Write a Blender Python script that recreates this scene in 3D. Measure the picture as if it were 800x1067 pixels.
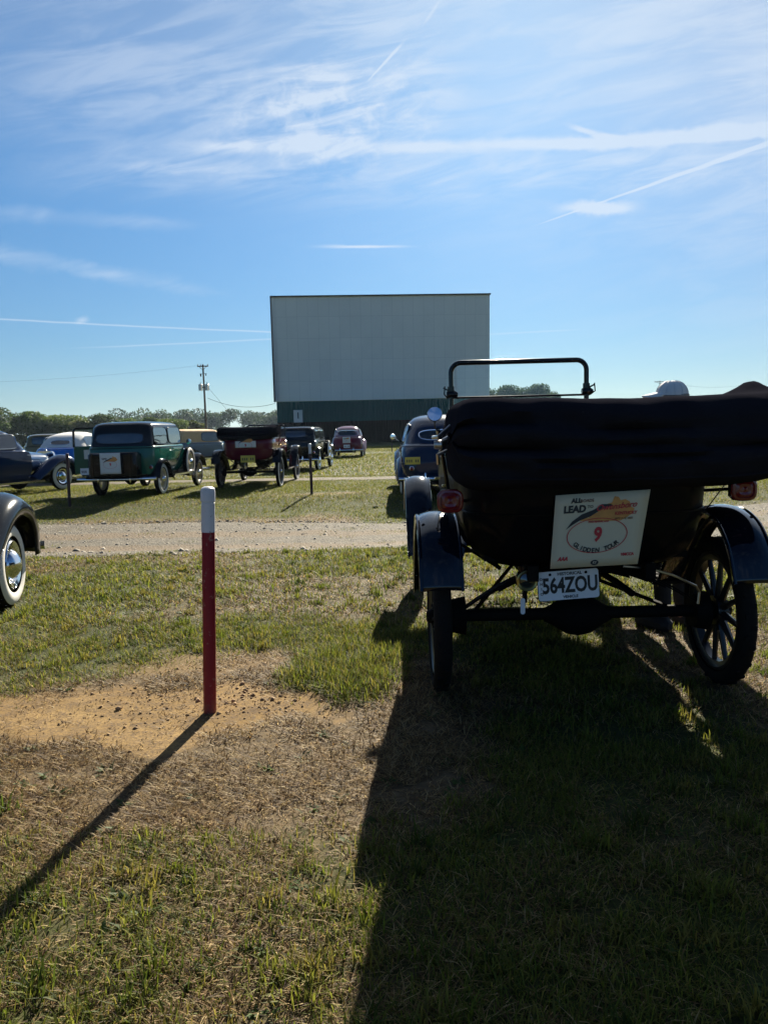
import bpy, bmesh, math, random
import numpy as np
from mathutils import Vector, Matrix, Euler

random.seed(7); rng = np.random.default_rng(11)
PI = math.pi
for o in list(bpy.data.objects): bpy.data.objects.remove(o)
SC = bpy.context.scene
COL = SC.collection

# ------------------------------------------------------------------ camera
cam_d = bpy.data.cameras.new('camera'); cam = bpy.data.objects.new('camera', cam_d); COL.objects.link(cam)
P_, R_ = math.radians(5.99), math.radians(1.4)
fw = Vector((0, math.cos(P_), -math.sin(P_))); r0 = Vector((1, 0, 0)); u0 = r0.cross(fw)
rt = math.cos(R_)*r0 - math.sin(R_)*u0; up = math.sin(R_)*r0 + math.cos(R_)*u0
cam.matrix_world = Matrix(((rt.x, up.x, -fw.x, 0), (rt.y, up.y, -fw.y, 0), (rt.z, up.z, -fw.z, 1.35), (0, 0, 0, 1)))
cam_d.sensor_fit = 'VERTICAL'; cam_d.sensor_height = 36; cam_d.lens = 805/1067*36
cam_d.clip_start = .05; cam_d.clip_end = 9000
SC.camera = cam

# ------------------------------------------------------------------ light
SUN_E, SUN_A = math.radians(28.5), math.radians(9.5)
sdir = Vector((math.sin(SUN_A)*math.cos(SUN_E), math.cos(SUN_A)*math.cos(SUN_E), math.sin(SUN_E)))
sl = bpy.data.lights.new('sun', 'SUN'); so = bpy.data.objects.new('sun', sl); COL.objects.link(so)
so.rotation_euler = sdir.to_track_quat('Z', 'Y').to_euler()
sl.energy = 5.0; sl.angle = math.radians(.5); sl.color = (1, .92, .76)

SC.view_settings.view_transform = 'Standard'; SC.view_settings.look = 'None'
SC.view_settings.exposure = 1.62; SC.view_settings.gamma = 1
SC.render.engine = 'CYCLES'; SC.cycles.volume_bounces = 0

W = bpy.data.worlds.new('World'); SC.world = W; W.use_nodes = True
SKY_STRENGTH = .05

class V:
    """little expression helper for shader maths"""
    tree = None
    def __init__(s, x): s.s = x
    @staticmethod
    def op(o, *a, clamp=False):
        n = V.tree.nodes.new('ShaderNodeMath'); n.operation = o; n.use_clamp = clamp
        for i, x in enumerate(a):
            if isinstance(x, V): V.tree.links.new(x.s, n.inputs[i])
            else: n.inputs[i].default_value = x
        return V(n.outputs[0])
    def __add__(a, b): return V.op('ADD', a, b)
    def __radd__(a, b): return V.op('ADD', a, b)
    def __sub__(a, b): return V.op('SUBTRACT', a, b)
    def __rsub__(a, b): return V.op('SUBTRACT', b, a)
    def __mul__(a, b): return V.op('MULTIPLY', a, b)
    def __rmul__(a, b): return V.op('MULTIPLY', a, b)
    def __truediv__(a, b): return V.op('DIVIDE', a, b)
def vmin(a, b): return V.op('MINIMUM', a, b)
def vmax(a, b): return V.op('MAXIMUM', a, b)
def vabs(a): return V.op('ABSOLUTE', a)
def sstep(x, e0, e1):
    n = V.tree.nodes.new('ShaderNodeMapRange'); n.interpolation_type = 'SMOOTHSTEP'
    V.tree.links.new(x.s, n.inputs[0]); n.inputs[1].default_value = e0; n.inputs[2].default_value = e1
    return V(n.outputs[0])
def vec(x, y, z=0.0):
    n = V.tree.nodes.new('ShaderNodeCombineXYZ')
    for i, q in enumerate((x, y, z)):
        if isinstance(q, V): V.tree.links.new(q.s, n.inputs[i])
        else: n.inputs[i].default_value = q
    return V(n.outputs[0])
def noise(v, scale, detail=6, rough=.6, dist=0.0):
    n = V.tree.nodes.new('ShaderNodeTexNoise'); n.inputs['Scale'].default_value = scale
    n.inputs['Detail'].default_value = detail; n.inputs['Roughness'].default_value = rough; n.inputs['Distortion'].default_value = dist
    V.tree.links.new(v.s, n.inputs['Vector']); return V(n.outputs[0])

def build_sky():
    t = W.node_tree; V.tree = t; L = t.links
    bg = t.nodes['Background']; bg.inputs[1].default_value = SKY_STRENGTH
    sky = t.nodes.new('ShaderNodeTexSky'); sky.sky_type = 'NISHITA'; sky.sun_disc = False
    sky.sun_elevation = SUN_E; sky.sun_rotation = SUN_A
    sky.air_density = 1.0; sky.dust_density = .25; sky.ozone_density = 2.5; sky.altitude = 0
    tc = t.nodes.new('ShaderNodeTexCoord'); sp = t.nodes.new('ShaderNodeSeparateXYZ'); L.new(tc.outputs['Generated'], sp.inputs[0])
    x, y, z = V(sp.outputs[0]), V(sp.outputs[1]), V(sp.outputs[2])
    front = sstep(y, .15, .4)
    yy = vmax(y, .1)
    a = x/yy; b = z/yy
    pv = vec(a, b)
    # fine feathering that bends every line a little
    wob = noise(vec(a*1.0, b*1.0, 3.0), 22, 5, .65) - .5
    wob2 = noise(vec(a*1.0, b*1.0, 8.0), 5, 3, .5) - .5
    bb = b + wob2*.006
    def seg(A, B, w0, w1, end=.08, soft=1.0, fray=.35, yy_=None):
        dx, dy = B[0]-A[0], B[1]-A[1]; l = math.hypot(dx, dy); dx /= l; dy /= l
        q = bb if yy_ is None else yy_
        u = (a - A[0])*dx + (q - A[1])*dy
        v = vabs((a - A[0])*(-dy) + (q - A[1])*dx)
        w = w0 + (u*(1/l))*(w1-w0) + wob*fray*(w0+w1)
        w = vmax(w, .0004)
        m = 1 - sstep(v/w, 1-soft, 1.0)
        return m*sstep(u, 0-end*l*.2, end*l)*(1 - sstep(u, l*(1-end), l*(1+end*.2)))
    streaky = noise(vec(a*3 + b*1.2, b*16 - a*3.0, 1.5), 2.2, 8, .62, .6)
    fiber = noise(vec(a*10 - b*30, b*26 + a*4, 5.5), 1.6, 6, .6)
    hook = noise(vec(a*14 + b*20, b*18 - a*16, 2.5), 1.5, 6, .62, .5)
    c = None
    def add(m, k):
        nonlocal c
        m = m*k
        c = m if c is None else c + m
    tex = .45 + fiber*1.0
    add(seg((-.03, .349), (.30, .350), .010, .013, .25, .95, .9)*tex, .62)
    add(seg((.20, .345), (.60, .363), .012, .016, .15, .9, .9)*tex, .85)
    add(seg((.235, .372), (.31, .347), .004, .009, .3, .9, .8)*tex, .7)
    add(seg((.195, .250), (.53, .356), .0012, .0048, .1, .8, .5), .6)
    add(seg((.215, .271), (.335, .272), .010, .011, .55, 1, 1.5)*tex, 1.25)
    add(seg((.255, .266), (.325, .267), .010, .008, .5, 1, 1.5)*tex, .5)
    add(seg((-.085, .2325), (.05, .2295), .0035, .0025, .5, 1, 1.0), 1.0)
    add(seg((-.01, .425), (.041, .475), .0018, .003, .35, .9, .6), .65)
    add(seg((.061, .489), (.085, .522), .003, .003, .4, 1, .8), .3)
    add(seg((-.55, .157), (-.10, .125), .0018, .0016, .1, .9, .3), .5)
    add(seg((-.40, .1135), (-.06, .1205), .0016, .0016, .3, .9, .3), .38)
    add(seg((.11, .119), (.26, .123), .0018, .0016, .3, .9, .3), .3)
    add(seg((-.386, .146), (-.366, .151), .005, .0055, .5, 1, 1.5), .55)
    # broad wisps
    brd = sstep(hook, .40, .72)
    blob = lambda cx, cy, rx, ry: 1 - sstep(V.op('SQRT', ((a-cx)*(1/rx))*((a-cx)*(1/rx)) + ((b-cy)*(1/ry))*((b-cy)*(1/ry)) ), .15, 1.0)
    st = sstep(streaky, .34, .70)
    add(blob(-.06, .385, .22, .095)*(brd*.6 + st*.35), .80)
    add(blob(-.02, .42, .16, .12)*st, .45)
    add(seg((-.26, .357), (.0, .352), .010, .022, .3, 1, .9)*(.35+st*.8), .55)
    add(seg((-.34, .335), (-.13, .325), .008, .02, .4, 1, .9)*(.35+st*.8), .4)
    add(seg((-.62, .262), (-.19, .176), .024, .010, .3, 1, 1.2)*(.2+st*.9), .40)
    add(seg((-.5, .285), (-.22, .262), .016, .012, .3, 1, .8)*(.3+st*.7), .35)
    add(blob(.02, .315, .40, .05)*st, .35)
    add(blob(.30, .31, .30, .04)*st, .25)
    add(blob(-.30, .42, .30, .11)*(st*.8+.25), .32)
    add(blob(-.30, .33, .22, .05)*(st*.8+.2), .28)
    # thin veil thickening upward and towards the sun
    veil = sstep(b*1.0 + a*.45, .10, .62)
    add(veil*(.5 + st*.6), .62)
    add(sstep(b + a*.55, .40, .80)*(.5+fiber*.5), .38)
    add(sstep(.10 - vabs(b - .02), .0, .1), .10)
    c = c*front
    # cirrus over the rest of the dome
    rest = noise(vec(x*2, y*5, z*7), 1.6, 6, .6, .5)
    c = c + (1 - front)*sstep(rest, .52, .8)*sstep(z, .02, .4)*.3
    c = vmin(vmax(c, 0.0), 1.0)
    hs = t.nodes.new('ShaderNodeMix'); hs.data_type = 'RGBA'; hs.blend_type = 'MULTIPLY'; hs.inputs[0].default_value = 1
    L.new(sky.outputs[0], hs.inputs[6])
    tn = t.nodes.new('ShaderNodeMix'); tn.data_type = 'RGBA'; L.new(sstep(z, -.02, .38).s, tn.inputs[0])
    tn.inputs[6].default_value = TINT_LOW; tn.inputs[7].default_value = TINT_HIGH
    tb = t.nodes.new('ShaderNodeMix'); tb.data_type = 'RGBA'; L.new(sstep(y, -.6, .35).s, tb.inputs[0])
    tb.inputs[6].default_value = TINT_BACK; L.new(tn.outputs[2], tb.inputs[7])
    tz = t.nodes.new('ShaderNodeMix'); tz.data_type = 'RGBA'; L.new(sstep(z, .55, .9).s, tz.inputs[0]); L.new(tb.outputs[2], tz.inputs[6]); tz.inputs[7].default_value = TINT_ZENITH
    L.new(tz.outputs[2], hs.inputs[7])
    mx = t.nodes.new('ShaderNodeMix'); mx.data_type = 'RGBA'
    L.new((c*.76).s, mx.inputs[0]); L.new(hs.outputs[2], mx.inputs[6]); mx.inputs[7].default_value = CLOUD_COL
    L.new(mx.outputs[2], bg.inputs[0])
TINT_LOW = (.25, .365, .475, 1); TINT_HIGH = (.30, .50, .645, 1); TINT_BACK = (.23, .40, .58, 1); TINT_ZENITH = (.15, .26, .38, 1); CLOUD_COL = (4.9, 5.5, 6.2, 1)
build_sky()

# ------------------------------------------------------------------ materials
MATS = {}
def new_mat(name):
    m = bpy.data.materials.new(name); m.use_nodes = True; MATS[name] = m
    return m, m.node_tree, m.node_tree.nodes['Principled BSDF']
def mat(name, col, rough=.5, metal=0.0, coat=0.0, var=.15, scale=6.0, bump=0.0, bscale=60.0, spec=.5, emit=None, transm=0.0, dirt=0.0):
    """principled surface with procedural variation of colour, gloss and relief"""
    if name in MATS: return MATS[name]
    m, t, b = new_mat(name); L = t.links
    tc = t.nodes.new('ShaderNodeTexCoord')
    n = t.nodes.new('ShaderNodeTexNoise'); n.inputs['Scale'].default_value = scale; n.inputs['Detail'].default_value = 5
    L.new(tc.outputs['Object'], n.inputs['Vector'])
    mx = t.nodes.new('ShaderNodeMix'); mx.data_type = 'RGBA'
    c = np.array(col)
    mx.inputs[6].default_value = (*(c*(1-var)), 1); mx.inputs[7].default_value = (*np.clip(c*(1+var), 0, 1), 1)
    L.new(n.outputs[0], mx.inputs[0])
    out = mx.outputs[2]
    if dirt:
        n3 = t.nodes.new('ShaderNodeTexNoise'); n3.inputs['Scale'].default_value = 3.1; n3.inputs['Detail'].default_value = 8; n3.inputs['Roughness'].default_value = .7
        L.new(tc.outputs['Object'], n3.inputs['Vector'])
        r3 = t.nodes.new('ShaderNodeMapRange'); r3.inputs[1].default_value = .5; r3.inputs[2].default_value = .75; r3.inputs[4].default_value = dirt
        L.new(n3.outputs[0], r3.inputs[0])
        m3 = t.nodes.new('ShaderNodeMix'); m3.data_type = 'RGBA'; L.new(r3.outputs[0], m3.inputs[0]); L.new(out, m3.inputs[6]); m3.inputs[7].default_value = (.16, .13, .10, 1)
        out = m3.outputs[2]
    L.new(out, b.inputs['Base Color'])
    r = t.nodes.new('ShaderNodeMapRange'); r.inputs[3].default_value = max(.02, rough*.8); r.inputs[4].default_value = min(1, rough*1.25)
    L.new(n.outputs[0], r.inputs[0]); L.new(r.outputs[0], b.inputs['Roughness'])
    b.inputs['Metallic'].default_value = metal; b.inputs['Coat Weight'].default_value = coat; b.inputs['Coat Roughness'].default_value = .04
    b.inputs['Specular IOR Level'].default_value = spec
    if transm: b.inputs['Transmission Weight'].default_value = transm
    if bump:
        n2 = t.nodes.new('ShaderNodeTexNoise'); n2.inputs['Scale'].default_value = bscale; n2.inputs['Detail'].default_value = 6
        L.new(tc.outputs['Object'], n2.inputs['Vector'])
        bp = t.nodes.new('ShaderNodeBump'); bp.inputs['Strength'].default_value = bump; bp.inputs['Distance'].default_value = .01
        L.new(n2.outputs[0], bp.inputs['Height']); L.new(bp.outputs[0], b.inputs['Normal'])
    return m
def paint(name, col, rough=.15, coat=.7, dirt=.01): return mat(name, col, rough, 0, coat, .08, 4, .012, 30, spec=.05, dirt=dirt)
M_black = paint('black_paint', (.005, .006, .008), .15, .5)
M_navy = paint('midnight_paint', (.003, .004, .009), .12, 1.0)
M_blue = paint('blue_paint', (.006, .018, .050))
M_night = paint('night_blue_paint', (.008, .022, .065))
M_sky = paint('bright_blue_paint', (.03, .17, .50))
M_green = paint('green_paint', (.010, .105, .075))
M_maroon = paint('maroon_paint', (.11, .008, .025))
M_rose = paint('rose_paint', (.20, .09, .12))
M_grey = paint('grey_blue_paint', (.12, .17, .22))
M_olive = paint('olive_paint', (.16, .13, .06))
M_tyre = mat('tyre_rubber', (.010, .0095, .0095), .8, bump=.25, bscale=45, dirt=.05, spec=.08)
M_whitewall = mat('whitewall_rubber', (.62, .60, .55), .6, bump=.1, dirt=.25)
M_cream = mat('cream_wheel_paint', (.55, .45, .28), .4, dirt=.2)
M_spoke = mat('black_wheel_paint', (.006, .006, .007), .45, coat=.2, dirt=.08)
M_chrome = mat('chrome', (.75, .77, .80), .12, 1.0, var=.05, dirt=.05)
M_nickel = mat('dull_nickel', (.45, .44, .42), .35, 1.0, dirt=.15)
M_brass = mat('brass', (.55, .40, .14), .28, 1.0, dirt=.1)
M_iron = mat('oily_iron', (.006, .0055, .0055), .65, .0, bump=.2, dirt=.03, spec=.05)
M_fabric = mat('black_canvas', (.015, .015, .020), .85, bump=.35, bscale=220, var=.3, spec=0.0, dirt=.002)
M_shadow_paint = mat('black_enamel', (.0035, .0035, .004), .5, 0, .10, .2, 5, .02, 30, spec=.02, dirt=.004)
M_polered_shaded = mat('shaded_red_post_paint', (.035, .010, .013), .5, bump=.12, bscale=30, dirt=.1)  # shade painted into the colour of the farther red posts
M_leather = mat('black_leather', (.008, .007, .007), .5, bump=.3, bscale=90, spec=.15)
M_tan = mat('tan_canvas', (.62, .40, .20), .85, bump=.3, bscale=160)
M_white_top = mat('white_canvas', (.62, .62, .60), .85, bump=.3, bscale=160)
M_glass = mat('window_glass', (.015, .018, .02), .04, 0, .6, .8, 5, spec=.9)
M_red_lens = mat('red_lens', (.15, .004, .007), .22, coat=.6, bump=.35, bscale=70)
M_lens = mat('clear_lens', (.5, .52, .55), .08, .6)
M_white = mat('white_board', (.66, .64, .58), .45, dirt=.06, var=.05)
M_cream_board = mat('cream_board', (.62, .53, .36), .5, dirt=.06, var=.05)
M_plate = mat('plate_white', (.72, .73, .76), .35, dirt=.05)
M_yplate = mat('plate_yellow', (.65, .48, .05), .35)
M_ink = mat('black_ink', (.012, .012, .014), .5)
M_redink = mat('red_ink', (.50, .02, .03), .5)
M_orange = mat('orange_ink', (.62, .27, .06), .5, var=.35, scale=20)
M_brown = mat('brown_ink', (.16, .05, .02), .5)
M_mirror = mat('mirror_glass', (.9, .92, .95), .03, 1.0, var=.02)
M_polered = mat('red_pole_paint', (.22, .010, .020), .42, bump=.12, bscale=30, dirt=.25, var=.2)
M_polewhite = mat('white_pole_paint', (.62, .62, .64), .5, bump=.12, bscale=30, dirt=.2)
M_wood = mat('weathered_timber', (.10, .075, .055), .85, bump=.5, bscale=30, var=.4)
M_skin = mat('skin', (.50, .28, .20), .5, var=.1, bump=.05)
M_hair = mat('grey_hair', (.25, .23, .21), .7)
M_cap = mat('white_cloth', (.70, .68, .66), .8, bump=.2, bscale=150)
M_shirt = mat('navy_cloth', (.02, .025, .04), .8, bump=.2, bscale=150)
M_trousers = mat('black_cloth', (.008, .008, .010), .8, bump=.2, bscale=150)
M_clear = None
def pole_paint(name, col, chip):
    m, t, b = new_mat(name); V.tree = t; L = t.links
    tc = t.nodes.new('ShaderNodeTexCoord'); P = V(tc.outputs['Object']); sp = t.nodes.new('ShaderNodeSeparateXYZ'); L.new(P.s, sp.inputs[0])
    n1 = noise(P, 28, 8, .75); n2 = noise(P, 5, 5, .6); zz = V(sp.outputs[2])
    def mix(f, a, c):
        x = t.nodes.new('ShaderNodeMix'); x.data_type = 'RGBA'; L.new(f.s, x.inputs[0])
        for i, q in ((6, a), (7, c)):
            if isinstance(q, V): L.new(q.s, x.inputs[i])
            else: x.inputs[i].default_value = (*q, 1)
        return V(x.outputs[2])
    c = np.array(col); base = mix(n2, tuple(c*.75), tuple(np.clip(c*1.3, 0, 1)))
    base = mix(sstep(n1 + n2*.25, .735, .76), base, chip)
    base = mix(sstep((n1-.5)*.35 - zz, -.12, .02)*.75, base, (.17, .12, .075))
    L.new(base.s, b.inputs['Base Color']); b.inputs['Roughness'].default_value = .5; b.inputs['Specular IOR Level'].default_value = .3
    bp = t.nodes.new('ShaderNodeBump'); bp.inputs['Strength'].default_value = .35; bp.inputs['Distance'].default_value = .003
    L.new((n1+n2*2).s, bp.inputs['Height']); L.new(bp.outputs[0], b.inputs['Normal']); return m
M_polered = pole_paint('red_post_paint', (.22, .010, .020), (.30, .16, .13)); M_polewhite = pole_paint('white_post_paint', (.60, .60, .62), (.25, .20, .17))
def clear_glass():
    m, t, b = new_mat('clear_glass'); L = t.links
    tr = t.nodes.new('ShaderNodeBsdfTransparent'); gl = t.nodes.new('ShaderNodeBsdfGlossy'); gl.inputs['Roughness'].default_value = .03
    n = t.nodes.new('ShaderNodeTexNoise'); n.inputs['Scale'].default_value = 8
    r = t.nodes.new('ShaderNodeMapRange'); r.inputs[3].default_value = .02; r.inputs[4].default_value = .07; L.new(n.outputs[0], r.inputs[0])
    mx = t.nodes.new('ShaderNodeMixShader'); L.new(r.outputs[0], mx.inputs[0]); L.new(tr.outputs[0], mx.inputs[1]); L.new(gl.outputs[0], mx.inputs[2])
    L.new(mx.outputs[0], t.nodes['Material Output'].inputs[0]); return m
M_clear = clear_glass()

def leaf_mat(name, rough=.6, transl=.45):
    """blade or leaf: colour from the mesh's own colour attribute, light passing through"""
    m, t, b = new_mat(name); L = t.links
    at = t.nodes.new('ShaderNodeAttribute'); at.attribute_name = 'col'
    n = t.nodes.new('ShaderNodeTexNoise'); n.inputs['Scale'].default_value = 3
    geo = t.nodes.new('ShaderNodeNewGeometry'); L.new(geo.outputs['Position'], n.inputs['Vector'])
    r = t.nodes.new('ShaderNodeMapRange'); r.inputs[3].default_value = .8; r.inputs[4].default_value = 1.2; L.new(n.outputs[0], r.inputs[0])
    mu = t.nodes.new('ShaderNodeVectorMath'); mu.operation = 'SCALE'; L.new(at.outputs['Color'], mu.inputs[0]); L.new(r.outputs[0], mu.inputs['Scale'])
    L.new(mu.outputs[0], b.inputs['Base Color']); b.inputs['Roughness'].default_value = rough; b.inputs['Specular IOR Level'].default_value = .25
    tl = t.nodes.new('ShaderNodeBsdfTranslucent'); L.new(mu.outputs[0], tl.inputs[0])
    mx = t.nodes.new('ShaderNodeMixShader'); mx.inputs[0].default_value = transl
    L.new(b.outputs[0], mx.inputs[1]); L.new(tl.outputs[0], mx.inputs[2]); L.new(mx.outputs[0], t.nodes['Material Output'].inputs[0])
    return m
M_grass = leaf_mat('grass_blades', .65, .5)
M_leaf = leaf_mat('tree_leaves', .7, .35)

# ------------------------------------------------------------------ object helpers
def tag(o, label=None, cat=None, group=None, kind=None):
    if label: o['label'] = label
    if cat: o['category'] = cat
    if group: o['group'] = group
    if kind: o['kind'] = kind
    return o
def empty(name, label, cat, loc, head=0.0, group=None):
    o = bpy.data.objects.new(name, None); COL.objects.link(o); o.empty_display_size = .2
    o.location = loc; o.rotation_euler = (0, 0, -math.radians(head))
    return tag(o, label, cat, group)
def copy_tree(o, parent=None):
    c = o.copy(); COL.objects.link(c); c.parent = parent
    for ch in [k for k in SC.objects if k.parent == o]: copy_tree(ch, c)
    return c

class MB:
    """collects shapes and links them as ONE mesh object"""
    def __init__(s): s.v = []; s.f = []; s.m = []; s.cur = 0
    def add(s, vs, fs, mi=None):
        k = len(s.v); s.v += [tuple(p) for p in vs]; s.f += [tuple(i+k for i in f) for f in fs]
        s.m += [s.cur if mi is None else mi]*len(fs); return s
    def box(s, c, d, rot=None, bev=0):
        x, y, z = (q/2 for q in d)
        if bev:
            b = min(bev, x*.9, y*.9, z*.9); vs = []
            for sx in (-1, 1):
                for sy in (-1, 1):
                    for sz in (-1, 1):
                        vs += [(sx*x, sy*(y-b), sz*(z-b)), (sx*(x-b), sy*y, sz*(z-b)), (sx*(x-b), sy*(y-b), sz*z)]
            bm = bmesh.new(); [bm.verts.new(q) for q in vs]; bmesh.ops.convex_hull(bm, input=bm.verts)
            bm.verts.index_update(); vs = [q.co.copy() for q in bm.verts]; fs = [[w.index for w in f.verts] for f in bm.faces]; bm.free()
        else:
            vs = [Vector((a*x, b*y, e*z)) for a in (-1, 1) for b in (-1, 1) for e in (-1, 1)]
            fs = [(0,1,3,2),(4,6,7,5),(0,4,5,1),(2,3,7,6),(0,2,6,4),(1,5,7,3)]
        if rot: R = Euler(rot).to_matrix(); vs = [R @ Vector(q) for q in vs]
        return s.add([Vector(q)+Vector(c) for q in vs], fs)
    def tube(s, pts, r, n=8, caps=True, closed=False):
        pts = [Vector(p) for p in pts]; N = len(pts)
        rs = r if hasattr(r, '__len__') else [r]*N
        vs = []; prev = None
        for i, p in enumerate(pts):
            if closed: d = pts[(i+1) % N] - pts[i-1]
            else: d = pts[min(i+1, N-1)] - pts[max(i-1, 0)]
            d.normalize()
            if prev is None:
                a = Vector((0, 0, 1)) if abs(d.z) < .9 else Vector((1, 0, 0)); a = (a - d*a.dot(d)).normalized()
            else: a = (prev - d*prev.dot(d)).normalized()
            prev = a; b = d.cross(a)
            for k in range(n): t = 2*PI*k/n; vs.append(p + (a*math.cos(t)+b*math.sin(t))*rs[i])
        fs = []; M = N if closed else N-1
        for i in range(M):
            j = (i+1) % N
            for k in range(n): k2 = (k+1) % n; fs.append((i*n+k, i*n+k2, j*n+k2, j*n+k))
        if caps and not closed: fs.append(tuple(range(n))[::-1]); fs.append(tuple((N-1)*n+k for k in range(n)))
        return s.add(vs, fs)
    def lathe(s, prof, c=(0,0,0), axis='x', n=24, a0=0, a1=2*PI):
        """prof: (axial, radius) list"""
        full = abs(a1-a0-2*PI) < 1e-6; m = n if full else n+1; vs = []
        for h, r in prof:
            for k in range(m):
                t = a0 + (a1-a0)*k/n; u, w = r*math.cos(t), r*math.sin(t)
                p = {'x': (h, u, w), 'y': (u, h, w), 'z': (u, w, h)}[axis]; vs.append(Vector(p)+Vector(c))
        fs = []
        for i in range(len(prof)-1):
            for k in range(n if not full else m):
                k2 = (k+1) % m if full else k+1
                fs.append((i*m+k, i*m+k2, (i+1)*m+k2, (i+1)*m+k))
        return s.add(vs, fs)
    def prism(s, poly, z0, z1, fn=None):
        """polygon in (u,v) extruded; fn maps (u,v,w)->xyz"""
        fn = fn or (lambda u, v, w: (u, v, w)); n = len(poly)
        vs = [fn(u, v, z0) for u, v in poly] + [fn(u, v, z1) for u, v in poly]
        fs = [tuple(range(n))[::-1], tuple(range(n, 2*n))] + [(i, (i+1) % n, (i+1) % n+n, i+n) for i in range(n)]
        return s.add(vs, fs)
    def grid(s, rows, closed_u=False, cap0=False, cap1=False):
        n = len(rows[0]); vs = [p for r in rows for p in r]; fs = []
        for i in range(len(rows)-1):
            for k in range(n if closed_u else n-1):
                k2 = (k+1) % n; fs.append((i*n+k, i*n+k2, (i+1)*n+k2, (i+1)*n+k))
        if cap0: fs.append(tuple(range(n))[::-1])
        if cap1: fs.append(tuple((len(rows)-1)*n+k for k in range(n)))
        return s.add(vs, fs)
    def build(s, name, mats, parent=None, solid=0, sub=0, bev=0, smooth=True, ang=38, label=None, noflip=False):
        me = bpy.data.meshes.new(name); me.from_pydata([tuple(v) for v in s.v], [], s.f)
        ms = mats if isinstance(mats, (list, tuple)) else [mats]
        for q in ms: me.materials.append(q)
        if len(ms) > 1: me.polygons.foreach_set('material_index', s.m)
        bm = bmesh.new(); bm.from_mesh(me)
        if not noflip: bmesh.ops.recalc_face_normals(bm, faces=bm.faces)
        bm.to_mesh(me); bm.free()
        o = bpy.data.objects.new(name, me); COL.objects.link(o); o.parent = parent
        if smooth: me.shade_smooth(); me.set_sharp_from_angle(angle=math.radians(ang))
        if solid: md = o.modifiers.new('solid', 'SOLIDIFY'); md.thickness = solid; md.offset = 0
        if bev: md = o.modifiers.new('bev', 'BEVEL'); md.width = bev; md.segments = 2; md.limit_method = 'ANGLE'; md.angle_limit = math.radians(40)
        if sub: md = o.modifiers.new('sub', 'SUBSURF'); md.levels = sub; md.render_levels = sub
        if label: o['label'] = label
        return o

# value noise for terrain, grass and stones
_tab = rng.random((256, 256))
def vnoise(x, y):
    xi = np.floor(x).astype(int); yi = np.floor(y).astype(int); fx = x-xi; fy = y-yi
    fx = fx*fx*(3-2*fx); fy = fy*fy*(3-2*fy)
    g = lambda i, j: _tab[i & 255, j & 255]
    return (g(xi, yi)*(1-fx)+g(xi+1, yi)*fx)*(1-fy) + (g(xi, yi+1)*(1-fx)+g(xi+1, yi+1)*fx)*fy
def fbm(x, y, o=4, s=1.0):
    x = np.asarray(x, float)*s; y = np.asarray(y, float)*s; t = 0; a = .5; n = 0
    for k in range(o): t = t + a*vnoise(x*2**k+17.3*k, y*2**k+5.1*k); n += a; a *= .55
    return t/n
def ss(x, a, b): t = np.clip((x-a)/(b-a), 0, 1); return t*t*(3-2*t)
def gz(x, y):
    x = np.asarray(x, float); y = np.asarray(y, float)
    h = -.17*ss(y, 8.3, 10.5)*(1-ss(y, 14.2, 17.0))
    near = 1-ss(np.hypot(x, y), 25, 45)
    h = h + (fbm(x, y, 4, 1.1)-.5)*.035*near + (fbm(x+40, y, 2, .25)-.5)*.05*near*ss(y, 4, 9)
    h = h + 2.6*ss(y, 150, 205) + 1.5*ss(y, 260, 420)*ss(-x, -50, 50)
    return h
def gz1(x, y): return float(gz(np.array([x]), np.array([y]))[0])
def road_near(x): return 9.0 + .08*np.clip(x, -12, 12) + .18*np.clip(x-1, 0, 12) + (fbm(x, x*0+3, 5, .8)-.5)*.9
def road_far(x): return 12.75 + .18*np.clip(np.abs(x), 0, 9) + .18*np.clip(x-5, 0, 12) + (fbm(x, x*0+9, 5, .7)-.5)*1.0
def road_mask(x, y): return ss(y, road_near(x)-.25, road_near(x)+.15)*(1-ss(y, road_far(x)-.2, road_far(x)+.35))
def path_mask(x, y):
    c = 22.4 - .06*x + (fbm(x, x*0+1, 2, .3)-.5)*.8
    return (1-ss(np.abs(y-c), .3, .75))
PATCHES = [(-1.15, 3.70, .95, .52, .95), (-2.1, 3.7, .9, .40, .85), (-1.1, 4.5, .9, .4, .55), (-1.5, 17.2, 1.3, .6, .6), (-6.6, 15.9, 1.4, .6, .5), (.4, 49, 5, 3, .6), (-5.5, 21.3, 2.5, .6, .5), (3.0, 34, 4, 1.5, .4)]
def dirt(x, y):
    """0 = turf, 1 = bare soil"""
    d = np.zeros_like(x); w = (fbm(x, y, 4, 1.6)-.5)*1.1 + (fbm(x, y, 4, 5)-.5)*.9
    for cx, cy, rx, ry, k in PATCHES:
        r = np.hypot((x-cx)/rx, (y-cy)/ry) + w*.8
        d = np.maximum(d, k*(1-ss(r, .45, 1.25)))
    return d
def dry(x, y):
    """0 = green, 1 = straw"""
    d = ss(fbm(x+7, y+3, 4, .55), .40, .66)*.75
    ring = 1-ss(np.hypot((x+.75)/1.5, (y-3.55)/1.05) + (fbm(x, y, 3, 1.5)-.5)*.7, .75, 1.25)
    d = np.maximum(d, ring*.95)
    d = np.maximum(d, .40*(1-ss(np.abs(y-2.2), .3, .9)) * ss(fbm(x, y, 3, 1.2), .35, .6))
    lush = (1-ss(np.hypot((x+.22)/.42, (y-4.25)/.62) + (fbm(x, y, 3, 2)-.5)*.5, .6, 1.1))
    d = d*(1-lush)
    d = d*(1-.72*ss(y, 13.5, 15))*(1-.25*ss(y, 5, 6)*(1-ss(y, 9, 10)))
    return d
def lush(x, y): return (1-ss(np.hypot((x+.22)/.42, (y-4.25)/.62) + (fbm(x, y, 3, 2)-.5)*.5, .6, 1.1))

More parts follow.
